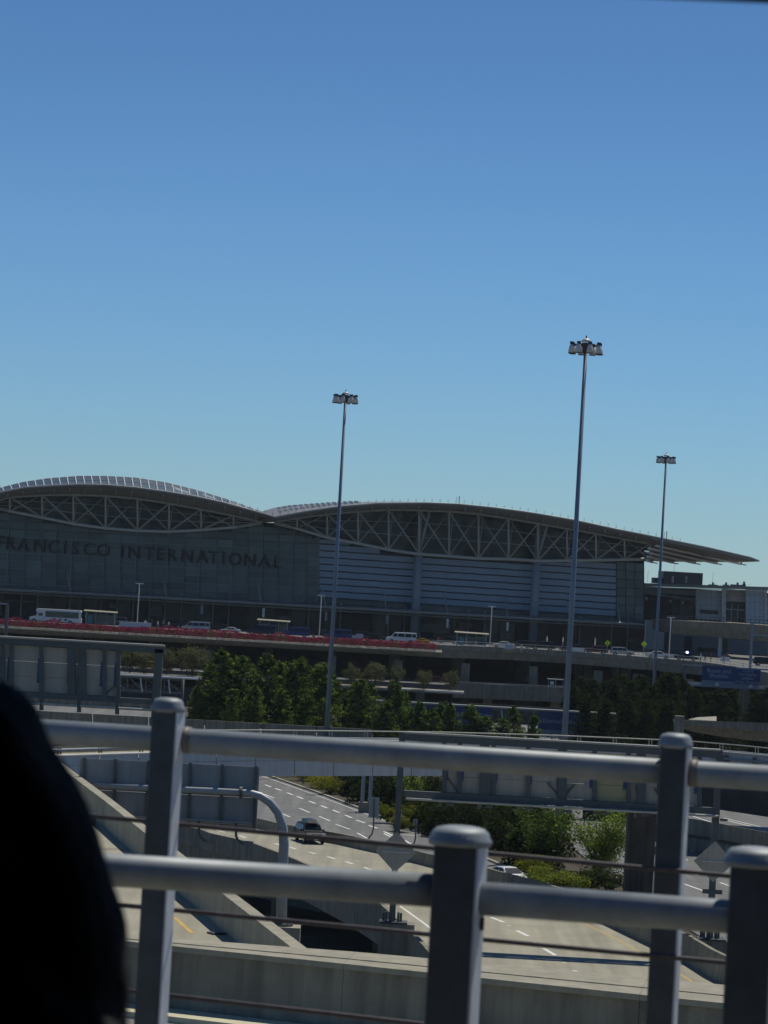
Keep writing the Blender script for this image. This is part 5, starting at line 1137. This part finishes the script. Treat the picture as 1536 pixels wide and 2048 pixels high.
def vehicle(kind, pm, extra=None):
    K = KIND[kind]; W = K['W']/2; top = max(z for x, z in K['prof']); belt = K['belt']
    def hw(z): return W if z < belt else W - (W*.22 if kind != 'bus' else W*.04)*((z-belt)/(top-belt))**1.2
    def low(z): return W-.08 if z < .5 else hw(z)
    r_ = thing({'sedan': 'car', 'suv': 'sport_utility_car', 'van': 'passenger_van', 'bus': 'shuttle_bus'}[kind], 'x', 'car', (0, 0, 0))
    b = MB(); prof = K['prof']; n = len(prof)
    L = [Vector((x, -low(z), z)) for x, z in prof]; Rr = [Vector((x, low(z), z)) for x, z in prof]
    b.v += L + Rr; b.f.append(tuple(range(n))); b.f.append(tuple(range(2*n-1, n-1, -1)))
    for i in range(n): j = (i+1) % n; b.f.append((j, i, n+i, n+j))
    b.mi += [0]*(n+2)
    body = b.build('body', pm, r_)
    bv = body.modifiers.new('bevel', 'BEVEL'); bv.width = .05; bv.segments = 2; bv.limit_method = 'ANGLE'; bv.angle_limit = R(25)
    for w_ in K['win']:
        for s in (-1, 1):
            b = MB(); b.poly([Vector((x, s*(hw(z)+.012), z)) for x, z in w_]); b.build('side_window', carglass, r_, recalc=False)
    for nm, (p0, p1), sgn in (('windshield', K['ws'], -1), ('rear_window', K['rw'], 1)):
        d = Vector((p1[0]-p0[0], 0, p1[1]-p0[1])); nn_ = Vector((-abs(d.z), 0, abs(d.x))).normalized() if sgn < 0 else Vector((abs(d.z), 0, abs(d.x))).normalized()
        o_ = nn_*.03; b = MB(); b.poly([Vector((p0[0], -hw(p0[1])*.9, p0[1]))+o_, Vector((p0[0], hw(p0[1])*.9, p0[1]))+o_, Vector((p1[0], hw(p1[1])*.9, p1[1]))+o_, Vector((p1[0], -hw(p1[1])*.9, p1[1]))+o_]); b.build(nm, carglass, r_, recalc=False)
    for x in K['wx']:
        for s in (-1, 1):
            b = MB(); b.tube([(x, s*(W-.2), K['wr']), (x, s*(W+.015), K['wr'])], K['wr'], 18); wh = b.build('wheel', tyre_m, r_, smooth=False)
            b = MB(); b.tube([(x, s*(W+.0), K['wr']), (x, s*(W+.035), K['wr'])], K['wr']*.6, 12); b.build('rim', rim_m, wh)
            b = MB(); a_ = [(x+math.cos(q)*K['wr']*1.15, s*(W+.008), K['wr']+math.sin(q)*K['wr']*1.15) for q in [math.pi*i/8 for i in range(9)]]; b.poly(a_); b.build('wheel_arch', tyre_m, r_, recalc=False)
    xf = min(x for x, z in prof); xb = max(x for x, z in prof); zl = .66 if kind == 'sedan' else .85
    for s in (-1, 1):
        b = MB(); b.box((xf+.06, s*W*.74, zl), .16, W*.4, .17); b.build('headlight', headl, r_)
        b = MB(); b.box((xb-.03, s*W*.82, zl+.15), .12, W*.24, .28); b.build('taillight', taill, r_)
        b = MB(); b.box((K['ws'][0][0]+.25, s*(W+.1), belt+.08), .12, .2, .15); b.build('mirror', pm, r_)
    b = MB(); b.box((xf+.02, 0, .42), .12, W*1.7, .16); b.build('bumper', dark_metal, r_)
    b = MB(); b.box((xf-.0, 0, zl), .08, W*.9, .16); b.build('grille', dark_metal, r_)
    b = MB(); b.box((xf-.05, 0, .45), .02, .4, .13); b.build('number_plate', lamp_white, r_)
    return r_
def put(o, px, py, z, Y=None, rot=0.0, label='', cat='car', group=None, s=1):
    p = at(px, Y, 26-z) if Y else G(px, py, z); o.location = (p.x, p.y, z); o.rotation_euler = (0, 0, rot); o['label'] = label; o['category'] = cat; o.scale = (s, s, s)
    if group: o['group'] = group
    return o
ZD = 26 - HD
grp = 'vehicles along the departures deck'
green_p = mat('dark_green_paint', (0.003, 0.010, 0.009), .35, var=0, spec=.12)
white_p = paint('white_car_paint', (.72, .72, .70), 0); silver_p = paint('silver_car_paint', (.40, .41, .41), .5); blue_p = paint('blue_van_paint', (.015, .04, .17)); dblue_p = paint('dark_blue_paint', (.012, .02, .06)); black_p = paint('black_car_paint', (.012, .012, .014)); red_p = paint('dark_red_paint', (.10, .008, .012)); yellow_p = paint('yellow_cab_paint', (.65, .42, .01), 0)
put(vehicle('bus', white_p), 112, 0, ZD, 596, 0, 'white shuttle bus with dark windows and round logos on the upper deck', 'bus', grp)
bus = bpy.data.objects['shuttle_bus']
for x_, c_ in ((-.3, sign_blue), (.9, taill), (2.0, sign_blue)):
    b = MB(); a_ = [Vector((x_+.32*math.cos(q), -1.19, .98+.2*math.sin(q))) for q in [2*math.pi*i/12 for i in range(12)]]; b.poly(a_); o = b.build('logo', c_, None, recalc=False); o.parent = bus
put(vehicle('van', silver_p), 391, 0, ZD, 596, 0, 'silver passenger van on the upper deck, right of the group of people', 'van', grp)
put(vehicle('sedan', white_p), 461, 0, ZD, 604, 0, 'small white car on the upper deck between the silver van and the dark blue van', 'car', grp, .85)
VB = put(vehicle('van', dblue_p), 522, 0, ZD, 600, 0, 'dark navy van on the upper deck in front of the second shelter', 'van', grp)
VBL = put(vehicle('van', blue_p), 592, 0, ZD, 602, 0, 'bright blue van on the upper deck left of the left lighting mast', 'van', grp, .95)
put(dup(VBL), 676, 0, ZD, 602, 0, 'bright blue van on the upper deck partly behind the left lighting mast', 'van', grp, .98)
put(vehicle('sedan', black_p), 748, 0, ZD, 606, 0, 'black car on the upper deck behind the white van', 'car', grp)
put(vehicle('van', white_p), 802, 0, ZD, 594, 0, 'white passenger van on the upper deck near the end of the flower hedge', 'van', grp, 1.08)
TX = put(vehicle('sedan', yellow_p), 843, 0, ZD, 611, 0, 'yellow and dark cab just behind the white passenger van', 'taxi', grp, .7)
put(vehicle('sedan', white_p), 931, 0, ZD, 616, 0, 'white car seen through the glass shelter on the upper deck', 'car', grp, .9)
SW = put(vehicle('sedan', white_p), 1006, 0, ZD, 607, 0, 'white sedan on the upper deck right of the shelter and third lamp', 'car', grp, .95)
MV = vehicle('suv', black_p); MINI = MV.name; put(MV, 1085, 0, ZD, 605, 0, 'dark minivan on the upper deck left of the tallest mast', 'minivan', grp, 1.08)
put(vehicle('suv', red_p), 1192, 0, ZD, 598, 0, 'dark red sport utility car right of the tallest mast', 'car', grp)
put(vehicle('suv', silver_p), 1244, 0, ZD, 594, math.pi, 'silver sport utility car between the two yellow crossing signs', 'car', grp)
put(dup(SW), 1316, 0, ZD, 590, math.pi, 'white sedan just left of the farthest lamp mast, near the side building', 'car', grp, 1.03)
PC = put(vehicle('sedan', dblue_p), 1372, 0, ZD, 588, math.pi, 'dark blue police car with a glaring blue-white roof light', 'police car', grp)
b = MB(); b.tube([(-.15, -.35, 1.55), (-.15, .35, 1.55)], .19, 10); o = b.build('roof_light', mat('blue_beacon', (.6, .6, 1), .3, var=0, emit=((.45, .42, 1.0), 14)), None); o.parent = PC
put(vehicle('suv', black_p), 1530, 0, ZD, 575, math.pi, 'black car at the right edge on the deck beyond the sign frame', 'car', grp)
put(vehicle('suv', mat('grey_car_paint', (.1, .1, .11), .3)), 232, 0, ZD, 618, 0, 'grey car half hidden by the first shelter behind the white bus', 'car', grp)
put(dup(TX), 300, 0, 6.6, 572, .0, 'yellow taxi on the lower deck seen through the open end of the left gantry', 'taxi', None, 1.0)
put(dup(TX), 560, 0, 6.6, 590, .0, 'yellow taxi on the lower deck hidden behind the tall trees', 'taxi', None, .9)
put(vehicle('sedan', red_p), 868, 0, 6.6, 585, .0, 'red car on the lower deck just below the end of the flower hedge', 'car', None, .9)
for px, Y, lb in ((432, 612, 'dark car half behind the silver van on the upper deck'), (640, 612, 'dark car between the two bright blue vans'), (718, 620, 'dark car behind the pale utility box on the upper deck'), (895, 620, 'dark car left of the teal-poster shelter'), (1042, 618, 'dark car in the far lane between white sedan and dark minivan'), (1140, 606, 'dark car just right of the tallest mast on the deck'), (150, 622, 'dark car behind the white shuttle bus'), (345, 622, 'dark car behind the group of people at the kerb')):
    put(dup(bpy.data.objects[MINI]), px, 0, ZD, Y, 0, lb, 'car', grp, .93)
# SUV on the ramp and white car
GS = vehicle('suv', green_p); put(GS, 619, 1684, ZB, None, R(106), 'dark green estate car with a black roof box driving towards us on the ramp', 'car')
b = MB(); b.prism([(-.5, -.42, 2.08), (1.4, -.42, 2.08), (1.4, .42, 2.08), (-.5, .42, 2.08)], [(-.8, -.5, 1.8), (1.5, -.5, 1.8), (1.5, .5, 1.8), (-.8, .5, 1.8)]); o = b.build('roof_box', black_p); o.parent = GS
for x_ in (0, 1.0): b = MB(); b.beam((x_, -.7, 1.76), (x_, .7, 1.76), .06); o = b.build('roof_bar', rim_m); o.parent = GS
WC = vehicle('sedan', white_p); put(WC, 1014, 1767, ZA, None, R(118), 'white car half hidden behind the ramp barrier, by the median bushes', 'car')

# shelters, signs, barriers, people
def shelter():
    r_ = thing('bus_shelter', 'x', 'bus shelter', (0, 0, 0), 'glass shelters on the departures deck')
    b = MB(); b.prism([(-3.4, -1.1, 2.85), (3.4, -1.1, 2.75), (3.4, 1.1, 2.95), (-3.4, 1.1, 3.05)], [(-3.4, -1.1, 2.68), (3.4, -1.1, 2.58), (3.4, 1.1, 2.78), (-3.4, 1.1, 2.88)]); b.build('roof', mat('shelter_roof', (.3, .29, .2), .6, var=.1), r_)
    for x_ in (-2.9, -1.0, 1.0, 2.9):
        b = MB(); b.beam((x_, .8, 0), (x_, .8, 2.8), .12); b.build('post', column_m, r_)
        if abs(x_) > 2: b = MB(); b.beam((x_, -.8, 0), (x_, -.8, 2.75), .12); b.build('post', column_m, r_)
    for x_ in (-1.95, 0, 1.95):
        b = MB(); b.box((x_, .8, 1.3), 1.7, .03, 1.7); b.build('glass_pane', mat('shelter_glass', (.08, .12, .12), .1, var=.2), r_)
    b = MB(); b.box((-2.0, -.85, 1.1), .9, .06, 1.6); b.build('poster', mat('teal_poster', (.05, .22, .24), .5), r_)
    b = MB(); b.box((.5, .4, .5), 2.2, .4, .08); b.beam((-.3, .4, 0), (-.3, .4, .5), .08); b.beam((1.3, .4, 0), (1.3, .4, .5), .08); b.build('bench', rim_m, r_)
    return r_
SH = shelter()
for i, (px, Y, lb) in enumerate(((200, 608, 'flat-roofed glass shelter just right of the white shuttle bus'), (546, 616, 'flat-roofed glass shelter behind the navy and blue vans'), (942, 598, 'flat-roofed glass shelter with a teal poster, right of the hedge end'))):
    o = SH if i == 0 else dup(SH); p = at(px, Y, HD); o.location = p; o['label'] = lb
for i, (px, yy, lb) in enumerate(((1215, 1286, 'fluorescent yellow pedestrian crossing sign above the dark red car'), (1288, 1288, 'fluorescent yellow pedestrian crossing sign left of the farthest mast'))):
    p = P(px, yy, 592); t = thing('crossing_sign', lb, 'road sign', (p.x, 592, ZD), 'yellow crossing signs')
    s = .62; q = Vector((p.x, 591.9, p.z)); v = [q+Vector((-s, 0, 0)), q+Vector((0, 0, s)), q+Vector((s, 0, 0)), q+Vector((0, 0, -s))]
    b = MB(); b.prism(v, [w_+Vector((0, .04, 0)) for w_ in v]); b.build('diamond', mat('fluo_yellow', (.62, .85, .02), .5, var=0), t)
    b = MB(); b.tube([(p.x, 592, ZD), (p.x, 592, p.z+.4)], .05, 6); b.build('pole', column_m, t)
    b = MB(); k = Vector((0, -.02, 0)); b.box(q+k+Vector((0, 0, .22)), .1, .02, .1); b.beam(q+k+Vector((0, 0, .15)), q+k+Vector((.0, 0, -.1)), .02, .1); b.beam(q+k+Vector((0, 0, -.08)), q+k+Vector((-.12, 0, -.32)), .02, .07); b.beam(q+k+Vector((0, 0, -.08)), q+k+Vector((.12, 0, -.32)), .02, .07); b.build('walking_figure', letter_m, t)
# pale barriers
for i, (px, Y, w_, h_, lb) in enumerate(((270, 603, 6.5, 1.1, 'grey barrier right of the first shelter'), (719, 604, 1.5, 1.2, 'pale utility box left of the black car'), (1018, 598, 1.7, 1.0, 'grey utility box in front of the white sedan by the third lamp'), (1043, 600, .5, .9, 'small white bollard box right of the white sedan'), (1155, 604, 3.0, .9, 'pale concrete barrier just right of the tallest mast'), (690, 604, 5, .9, 'long grey barrier behind the left mast'), (1350, 603, 6, .7, 'pale low barrier behind the last white sedan'), (1450, 600, 2.0, .8, 'white cart on the deck beyond the people at right'))):
    p = at(px, Y, HD); t = thing('barrier', lb, 'barrier', p)
    b = MB(); b.prism([p+Vector((-w_/2+.08, -.12, h_)), p+Vector((w_/2-.08, -.12, h_)), p+Vector((w_/2-.08, .12, h_)), p+Vector((-w_/2+.08, .12, h_))], [p+Vector((-w_/2, -.28, 0)), p+Vector((w_/2, -.28, 0)), p+Vector((w_/2, .28, 0)), p+Vector((-w_/2, .28, 0))]); b.build('body', cl_panel if i not in (3, 4, 6, 7) else lamp_white, t)
    b = MB(); b.box(p+Vector((0, 0, h_+.03)), w_-.1, .32, .06); b.build('cap', lamp_white, t)

def person_mesh(shirt, trouser, seed):
    me = bpy.data.meshes.new('body')
    rs = random.Random(seed); sw = rs.uniform(.05, .2)
    V = [(0, 0, .95), (0, 0, 1.2), (0, 0, 1.42), (0, 0, 1.52), (0, -.01, 1.68), (-.1, 0, .9), (-.12, -sw, .5), (-.12, -sw*.3, .06), (-.12, -sw*.3-.13, .03), (.1, 0, .9), (.12, sw, .5), (.12, sw+.1, .06), (.12, sw-.03, .03), (-.2, 0, 1.4), (-.26, .03, 1.13), (-.25, -.08, .9), (.2, 0, 1.4), (.26, .0, 1.13), (.25, -.16, .95)]
    E = [(0, 1), (1, 2), (2, 3), (3, 4), (0, 5), (5, 6), (6, 7), (7, 8), (0, 9), (9, 10), (10, 11), (11, 12), (2, 13), (13, 14), (14, 15), (2, 16), (16, 17), (17, 18)]
    rad = [.15, .14, .15, .06, .105, .1, .07, .05, .045, .1, .07, .05, .045, .07, .045, .035, .07, .045, .035]
    me.from_pydata(V, E, []); o = bpy.data.objects.new('t', me); C.objects.link(o)
    md = o.modifiers.new('s', 'SKIN'); bpy.context.view_layer.objects.active = o
    for i, sv in enumerate(me.skin_vertices[0].data if me.skin_vertices else []): sv.radius = (rad[i], rad[i]*.8)
    if not me.skin_vertices:
        b_ = bmesh.new(); b_.from_mesh(me); lay = b_.verts.layers.skin.verify()
        for i, v in enumerate(b_.verts): v[lay].radius = (rad[i], rad[i]*.8)
        b_.verts.ensure_lookup_table(); b_.verts[0][lay].use_root = True; b_.to_mesh(me); b_.free()
    o.modifiers.new('u', 'SUBSURF').levels = 1
    dg = bpy.context.evaluated_depsgraph_get(); r_ = bpy.data.meshes.new_from_object(o.evaluated_get(dg)); bpy.data.objects.remove(o)
    for m_ in (shirt, trouser, skin_m, hair_m): r_.materials.append(m_)
    for p_ in r_.polygons:
        c = p_.center
        p_.material_index = 3 if (c.z > 1.72 or (c.z > 1.6 and c.y > .03)) else 2 if (c.z > 1.5 or (c.z < 1.0 and abs(c.x) > .19)) else 1 if c.z < .98 else 0
        p_.use_smooth = True
    return r_
cols_ = {'white': (.7, .7, .7), 'dark': (.03, .03, .04), 'red': (.45, .03, .03), 'blue': (.1, .18, .4), 'yellow': (.6, .5, .08), 'grey': (.25, .25, .25), 'brown': (.2, .12, .08)}
ppl = [(290, 605, 'white', 'dark', 'person in a white top standing at the kerb left of the group'), (303, 608, 'dark', 'dark', 'person in dark clothes beside the person in white at left'), (315, 605, 'white', 'grey', 'person in a white shirt in the middle of the kerb group'), (326, 609, 'grey', 'dark', 'person in grey behind the kerb group'), (337, 604, 'white', 'blue', 'person in a white shirt nearest the silver van'), (876, 598, 'red', 'grey', 'person in red at the end of the flower hedge'),
       (1367, 584, 'dark', 'dark', 'person in dark clothes left of the police light'), (1401, 582, 'white', 'dark', 'person in white just right of the police car'), (1410, 582, 'dark', 'dark', 'person in black with a pale hat right of the police car'), (1421, 580, 'brown', 'yellow', 'person in brown with yellow trousers by the deck rail'), (1447, 576, 'brown', 'brown', 'person in brown further right along the deck rail')]
mc = {}
for i, (px, Y, s_, tr_, lb) in enumerate(ppl):
    ms = [mat('cloth_'+c, cols_[c], .9, var=.1) for c in (s_, tr_)]
    o = bpy.data.objects.new('person', person_mesh(ms[0], ms[1], i)); C.objects.link(o); o.location = at(px, Y, HD); o.rotation_euler = (0, 0, i*1.1); setp(o, lb, 'person', 'people on the upper deck')

# ================================================================== NEAR RAILINGS (guideway)
def rline(x0, y0, Y0, x1, y1, Y1, xa, xb):
    a = P(x0, y0, Y0); c = P(x1, y1, Y1); d = (c-a)/(c.x-a.x)
    XA = a + d*((xa-768)/FPX*Y0 - a.x); XB = a + d*((xb-768)/FPX*Y1 - a.x); return XA, XB
def railpost(t, px, ytop, Y, r_, capr):
    p = P(px, ytop, Y)
    x, y, z = p.x, Y, p.z
    b = MB(); a_ = (math.cos(R(-14)), math.sin(R(-14)), 0); b.box((x, y, z-1.626), r_*2*.9, r_*1.9, 3.148, ax=a_); po = b.build('post', post_steel, t); bv_ = po.modifiers.new('bevel', 'BEVEL'); bv_.width = .008; bv_.segments = 3
    q_ = Vector(a_)*(r_*.9+.004); b = MB(); b.box((x+q_.x, y+q_.y, z-1.626), .009, r_*1.75, 3.13, ax=a_); b.build('lit_side_strip', lit_strip_m, t)  # added strip, its pale colour paints the sunlit side of the post
    bv = MB(); pr = [(capr, -.062), (capr*1.03, -.05), (capr*1.03, -.044), (capr*.96, -.036), (capr*.92, -.02), (capr*.78, -.007), (capr*.5, -.001), (.004, 0)]
    bv.tube([(x, y, z+q) for _, q in pr], [q for q, _ in pr], 28); c = bv.build('cap', rail_steel, t, smooth=True); c.data.polygons[0].use_smooth
    return p
t = thing('guideway_railing', 'rear pipe railing in the foreground with two slim capped posts and a high rail', 'railing', P(340, 1480, 12.9))
A1, A2 = rline(380, 1482, 12.9, 1310, 1542, 12.5, -500, 2100)
b = MB(); b.tube([A1, A2], .053, 32); b.build('pipe_rail', rail_steel, t, smooth=True)
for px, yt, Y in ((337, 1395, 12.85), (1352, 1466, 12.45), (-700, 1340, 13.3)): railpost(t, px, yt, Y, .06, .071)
for px, yy, Y in ((372, 1480, 12.9), (1386, 1546, 12.45)):
    p = P(px, yy, Y); d = (A2-A1).normalized(); b = MB(); b.tube([p-d*.02, p+d*.02], .057, 24); b.build('sleeve', mat('worn_sleeve', (.2, .18, .16), .6, .2), t, smooth=True)
for x0, y0, x1, y1 in ((180, 1632, 1450, 1751), (230, 1809, 1450, 1925), (330, 1990, 850, 2049)):
    A3, A4 = rline(x0, y0, 13.0, x1, y1, 13.0-.7*(x1-x0)/1270, -500, 2100); b = MB(); b.tube([A3, A4], .0105, 10); b.build('cable', cable_m, t, smooth=True)
t = thing('guideway_railing', 'front pipe railing in the foreground with thick dome-capped posts and a low rail', 'railing', P(915, 1780, 9.7))
A1, A2 = rline(210, 1739, 9.75, 900, 1783, 9.7, -500, 905); b = MB(); b.tube([A1, A2], .054, 32); b.build('pipe_rail', rail_steel, t, smooth=True)
A1, A2 = rline(960, 1797, 9.68, 1440, 1832, 9.6, 910, 2100); b = MB(); b.tube([A1, A2], .054, 32); b.build('pipe_rail', rail_steel, t, smooth=True)
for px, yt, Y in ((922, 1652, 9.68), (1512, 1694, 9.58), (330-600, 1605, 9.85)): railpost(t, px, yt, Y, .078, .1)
p = P(968, 1848, 9.68); b = MB(); b.tube([p-Vector((.06, 0, 0)), p], .022, 12); b.build('bolt', dark_metal, t)
# guideway deck (below the frame)
b = MB(); b.slab([(-30, 8, 23.2), (30, 7, 23.2), (30, 13.2, 23.2), (-30, 14.2, 23.2)], .5); setp(b.build('guideway_deck', concrete_old), kind='structure')

# ================================================================== TRAIN INTERIOR
t = thing('train_carriage', 'dark window frame of the train the picture is taken from, at the top right corner', 'train', (0, 3, 25))
shell = mat('train_lining', (.03, .03, .032), .8, var=.05)
b = MB(); b.box((0, 2.2, 27.5), 12, 5.2, .1); b.build('ceiling', shell, t)
b = MB(); b.box((0, 2.2, 25.0-.75), 12, 5.2, .1); b.build('floor', shell, t)
a, c = P(1190, -8, 4.75), P(1536, 7, 4.75); d = (c-a)/(c.x-a.x)
L1 = a + d*(-5-a.x); L2 = a + d*(5-a.x)
b = MB(); b.prism([(L1.x, 4.6, 27.5), (L2.x, 4.6, 27.5), (L2.x, 4.75, 27.5), (L1.x, 4.75, 27.5)], [(L1.x, 4.6, L1.z), (L2.x, 4.6, L2.z), (L2.x, 4.75, L2.z), (L1.x, 4.75, L1.z)]); b.build('window_frame', black_cloth, t)
b = MB(); b.box((0, 4.68, 24.6), 10, .15, .7); b.build('side_wall', shell, t)
b = MB(); b.box((0, -.4, 25.9), 12, .1, 3.2); b.build('rear_wall', shell, t)
for s in (-5.9, 5.9): b = MB(); b.box((s, 2.2, 25.9), .1, 5.2, 3.2); b.build('end_wall', shell, t)
# person: black jacket shoulder
PY = 4.05
t = thing('person', 'person in a black jacket whose shoulder and sleeve fill the lower left corner', 'person', P(-200, 1900, PY))
def pp(x, y, dy=0): return P(x, y, PY+dy)
s1 = PY/FPX
b = MB()
arm = [(-250, 1545, 180), (-150, 1518, 200), (-78, 1546, 213), (-42, 1640, 204), (-8, 1715, 196), (20, 1790, 190), (44, 1850, 186), (60, 1885, 184), (60, 1950, 184), (64, 2050, 188), (70, 2200, 190), (50, 2400, 170), (20, 2600, 130)]
b.tube([pp(x, y) for x, y, r_ in arm], [r_*s1 for x, y, r_ in arm], 28)
tor = [(-420, 1520, 150), (-430, 1600, 260), (-440, 1800, 300), (-440, 2100, 290), (-440, 2400, 280)]
b.tube([pp(x, y, .02) for x, y, r_ in tor], [r_*s1 for x, y, r_ in tor], 24)
b.tube([pp(-250, 1545), pp(-430, 1640)], [180*s1, 230*s1], 20)
o = b.build('jacket', black_cloth, t, smooth=True)
rm = o.modifiers.new('remesh', 'REMESH'); rm.mode = 'VOXEL'; rm.voxel_size = .011; rm.use_smooth_shade = True
sm = o.modifiers.new('smooth', 'SMOOTH'); sm.iterations = 6; sm.factor = .6
tx = bpy.data.textures.new('folds', 'WOOD'); tx.wood_type = 'BANDNOISE'; tx.noise_basis_2 = 'SIN'; tx.turbulence = 7; tx.noise_scale = .16
tx2 = bpy.data.textures.new('folds2', 'CLOUDS'); tx2.noise_scale = .12
dm = o.modifiers.new('folds', 'DISPLACE'); dm.texture = tx; dm.strength = .018; dm.mid_level = .5; dm.texture_coords = 'LOCAL'
dm = o.modifiers.new('folds2', 'DISPLACE'); dm.texture = tx2; dm.strength = .012; dm.mid_level = .5; dm.texture_coords = 'LOCAL'
b = MB(); b.tube([pp(-420, 1600), pp(-425, 1380), pp(-425, 1340)], [75*s1, 72*s1, 80*s1], 16)
b.tube([pp(-425, 1390), pp(-425, 1340), pp(-428, 1260), pp(-430, 1180), pp(-430, 1120)], [60*s1, 95*s1, 125*s1, 118*s1, 60*s1], 20); b.build('body', skin_m, t, smooth=True)
b = MB(); b.tube([pp(-440, 1300, -.01), pp(-436, 1230, -.01), pp(-434, 1150, -.01), pp(-432, 1095, -.01)], [90*s1, 138*s1, 132*s1, 50*s1], 20); b.build('hair', hair_m, t, smooth=True)

# ================================================================== HAZE
b = MB(); b.box((0, 660, 24.5), 1400, 1500, 61)
o = b.build('haze', None); setp(o, kind='stuff'); o.data.materials.clear()
hm = bpy.data.materials.new('haze'); hm.use_nodes = True; hm.node_tree.nodes.clear()
ov = hm.node_tree.nodes.new('ShaderNodeOutputMaterial'); pv = hm.node_tree.nodes.new('ShaderNodeVolumePrincipled')
pv.inputs['Color'].default_value = (.85, .93, 1, 1); pv.inputs['Density'].default_value = 0.00004; pv.inputs['Anisotropy'].default_value = 0.3
hm.node_tree.links.new(pv.outputs[0], ov.inputs['Volume']); o.data.materials.append(hm)
